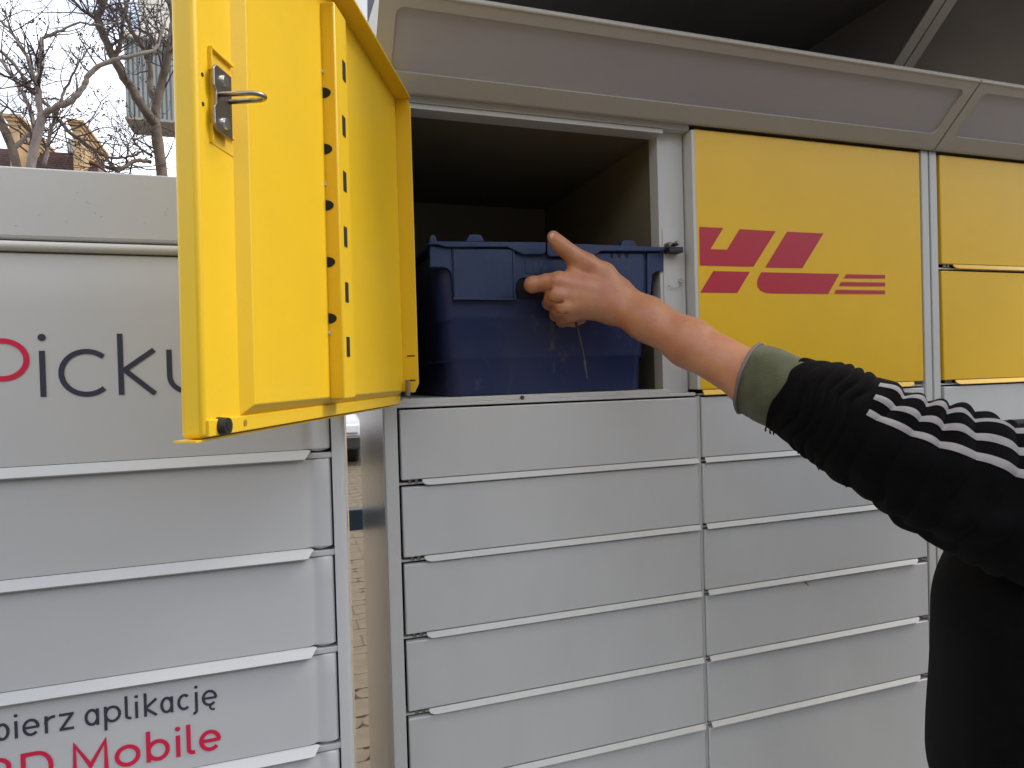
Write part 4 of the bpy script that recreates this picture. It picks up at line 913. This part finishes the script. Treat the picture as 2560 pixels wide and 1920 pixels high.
# ------------------------------------------------------------------ brick building with tall gable walls
YB = 40.
bld = thing('brick_building', 'yellow brick building with two tall corniced gable walls and brown roof', 'building', (-9.5, 48., 0))
def gable(u0, u1, uend, v_top, v_bot_front, v_end_bot):
    xl = b3(u0, v_top, YB)[0]; p1 = b3(u1, v_top, YB); xr = p1[0]; ztop = p1[2]
    Te = b3(uend, v_end_bot, 1.0); y1 = xr / Te[0]
    wl = mesh_obj('gable_wall', MB().box(xl, xr, YB, y1, -CZ, ztop - .5), BRICKY, bld)
    for i, (dz0, dz1, ov) in enumerate(((.5, .30, .05), (.30, .15, .12), (.15, 0, .20))):
        mesh_obj('cornice', MB().box(xl - ov, xr + ov, YB - ov, y1 + ov, ztop - dz0 + .004, ztop - dz1), CORNICE, wl)
    nwin = 11
    for k in range(nwin):
        yc = YB + (y1 - YB) * (k + .8) / (nwin + 1); mesh_obj('vent_opening', MB().box(xr + .005, xr + .03, yc - .09, yc + .09, ztop - 1.0, ztop - .76), DARK, wl)
    return xl, xr, y1, ztop
ga = gable(75, 150, 430, 1000, 1250, 1235); gb = gable(622, 690, 905, 1045, 1310, 1430)
zr0 = b3(300, 1310, YB + 4)[2]; zr1 = b3(300, 1480, YB)[2]
xa_, xb_ = b3(-400, 1400, YB)[0], gb[1] + 1.2
rf = mesh_obj('roof', MB().add([(xa_, YB - 1.5, zr1 - 1.2), (xb_, YB - 1.5, zr1 - 1.2), (gb[0] + .2, YB + 4, zr0), (xa_, YB + 4, zr0), (xa_, YB + 9, zr1 - 1.2), (xb_, YB + 9, zr1 - 1.2)], [(0, 1, 2, 3), (3, 2, 5, 4), (1, 5, 2), (0, 3, 4), (0, 4, 5, 1)]), ROOF_T, bld)
mb = MB()
for k in range(16):
    t = (k + .5) / 16; y = YB - 1.5 + 5.5 * t; z = zr1 - 1.2 + (zr0 - zr1 + 1.2) * t; x1 = xb_ + (gb[0] + .2 - xb_) * t; mb.box(xa_, x1 - .05, y - .03, y + .22, z + .01, z + .10)
tag(mesh_obj('tile_courses', mb, ROOF_T, rf), kind='stuff')
mesh_obj('ridge_flashing', MB().box(ga[0] + 1.6, gb[0] + .1, YB + 3.6, YB + 4.4, zr0 - .05, zr0 + .75), GUTTER, rf, bevel=.05)
mesh_obj('wall', MB().box(xa_, xb_ - .3, YB - .9, YB + 8.5, -CZ, zr1 - 1.25), BRICKY, bld)

# ------------------------------------------------------------------ raised corrugated box
YC = 14.
cb = thing('sign_box', 'grey corrugated metal box raised on a post behind the trees', 'sign box', (b3(1500, 1000, YC)[0], YC + .6, 0))
xl, zb_ = b3(1092, 1008, YC)[0], b3(1092, 1008, YC)[2]; xr = xl + 3.2; zt_ = b3(1092, 300, YC)[2]
pts = []; nrib = 42
for i in range(nrib):
    x = xl + (xr - xl) * i / nrib; dx = (xr - xl) / nrib
    pts += [(x, YC), (x + dx * .55, YC), (x + dx * .62, YC + .035), (x + dx * .93, YC + .035)]
pts.append((xr, YC))
mb = MB().grid([[(x, y, zb_) for x, y in pts], [(x, y, zt_) for x, y in pts]]); mesh_obj('corrugated_face', mb, CORR, cb)
mb = MB().box(xl, xr, YC + .04, YC + .8, zb_, zt_); mesh_obj('box_body', mb, CORR, cb)
mb = MB().box(xl - .02, xr, YC - .04, YC + .80, zb_ - .05, zb_ - .004); mesh_obj('underside_tray', mb, mat('taupe_sheet', (.28, .26, .23), .6), cb)
mb = MB().box(xl + .25, xr, YC + .1, YC + 1.4, zt_ + .002, zt_ + 1.6); mesh_obj('upper_panel', mb, CREAM, cb)
mb = MB().box(xl - .05, xr, YC - .08, YC + 1.5, zt_ - .06, zt_ + .05); mesh_obj('top_trim', mb, CREAM, cb, bevel=.01)
mb = MB().tube([(xl + 1.6, YC + .8, -CZ), (xl + 1.6, YC + .8, zb_ - .3)], .14, 16); mesh_obj('post', mb, CORR, cb, smooth=40)

# pale rendered block, mostly hidden by the lockers
YP = 55.
x0 = .1232 * YP
pb = thing('rendered_building', 'pale rendered building seen as a bright sliver above the open door', 'building', (x0 + 9, YP + 6, 0))
mesh_obj('wall', MB().box(x0, x0 + 18, YP, YP + 12, -CZ, 34), PALEW, pb)
for k in range(6):
    for j in range(4):
        wn = mesh_obj('window', MB().box(x0 + 2.2 + j * 3.8, x0 + 3.8 + j * 3.8, YP - .06, YP - .004, 2 + k * 3.2, 3.7 + k * 3.2), GREY_L, pb); mesh_obj('pane', MB().box(x0 + 2.3 + j * 3.8, x0 + 3.7 + j * 3.8, YP - .09, YP - .065, 2.1 + k * 3.2, 3.6 + k * 3.2), GLASS, wn)

# unseen block added behind the viewer to shade the lockers from the low sky
ob = thing('shading_block', 'added unseen dark brick block behind the viewer, shading the lockers', 'building', (1, -12, 0))
mesh_obj('wall', MB().box(-26, 30, -18, -11, -CZ, 5.2), mat('dark_brick', (.16, .12, .095), .9, var=.3, vscale=2), ob)
for k in range(3):
    for j in range(14):
        wn = mesh_obj('window', MB().box(-24 + j * 3.8, -22.4 + j * 3.8, -10.996, -10.93, -.6 + k * 2.0, .8 + k * 2.0), GREY_L, ob)

# ------------------------------------------------------------------ parked cars glimpsed in the polished side panel
def car(label, cx, y0, paint):
    t = thing('parked_car', label, 'car', (cx, y0 + 2.1, 0), 'cars parked behind the lockers')
    Wc = .84; G = -CZ
    prof = [(0, .30), (.02, .52), (.10, .66), (.35, .76), (1.15, .88), (1.35, .93), (2.0, 1.38), (2.5, 1.44), (3.3, 1.40), (3.9, 1.02), (4.2, .92), (4.25, .35)]
    mb = MB(); secs = []
    for xf, inset, zf in ((-1, .0, 0), (-.93, .0, .0), (0, 0, .02), (.93, 0, 0), (1, 0, 0)):
        secs.append([(cx + Wc * xf * (1 if z < .95 else 1 - .22 * (z - .93) / .5), y0 + y + (.10 if abs(xf) > .95 and y < .3 else (.03 if abs(xf) > .9 and y < .3 else 0)), G + z + zf * (z > .6) - (.03 if abs(xf) > .95 else 0)) for y, z in prof])
    mb.grid(secs); mb.add(secs[0], [tuple(range(len(prof)))]); mb.add(secs[-1], [tuple(range(len(prof)))[::-1]])
    bd = mesh_obj('body', mb, paint, t, smooth=35)
    mb = MB().add([(cx - .66, y0 + 1.40, G + .975), (cx + .66, y0 + 1.40, G + .975), (cx + .56, y0 + 1.96, G + 1.385), (cx - .56, y0 + 1.96, G + 1.385)], [(0, 1, 2, 3)]); mesh_obj('windscreen', mb, GLASS, t)
    bp = mesh_obj('bumper', MB().box(cx - .82, cx + .82, y0 - .06, y0 + .12, G + .28, G + .50), PLASTIC, t, bevel=.03)
    mesh_obj('bumper_trim', MB().box(cx - .82, cx + .82, y0 - .075, y0 - .062, G + .47, G + .495), CHROME, bp)
    mesh_obj('grille', MB().box(cx - .36, cx + .36, y0 - .01, y0 + .03, G + .53, G + .66), PLASTIC, t, bevel=.01)
    for s_ in (-1, 1):
        mesh_obj('headlight', MB().box(cx + s_ * .60 - .19, cx + s_ * .60 + .19, y0 - .012, y0 + .10, G + .54, G + .68), LAMP, t, bevel=.025)
        for yw in (.75, 3.35):
            wh = mesh_obj('wheel', MB().tube([(cx + s_ * .62, y0 + yw, G + .31), (cx + s_ * .83, y0 + yw, G + .31)], .31, 24), TYRE, t, smooth=40)
            mesh_obj('rim', MB().tube([(cx + s_ * .831, y0 + yw, G + .31), (cx + s_ * .842, y0 + yw, G + .31)], .19, 18), CHROME, wh)
    return t
car('silver car parked on the beige paving, glimpsed between the two lockers', -.12, 11.2, CARP)
car('dark grey car parked next to the silver one behind the lockers', -2.25, 11.6, CARP2)

# small dried insect caught under a grip
p = at(2015, 1456, .972)
mb = MB(); mb.tube([p + np.array([-.004, 0, .002]), p, p + np.array([.003, 0, -.004])], [.0008, .0022, .0008], 8)
bug = mesh_obj('insect', mb, mat('red_brown_chitin', (.14, .03, .03), .5), None, smooth=True, base=tuple(p + np.array([0, 0, CZ])))
tag(bug, 'tiny red-brown insect hanging under a grey door grip, second column', 'insect')
mesh_obj('wing', MB().add([p + np.array([-.001, -.001, .001]), p + np.array([.002, -.001, -.001]), p + np.array([.0055, -.001, -.0065]), p + np.array([.002, -.001, -.006])], [(0, 1, 2, 3)]), mat('dull_wing', (.22, .17, .15), .7), bug)
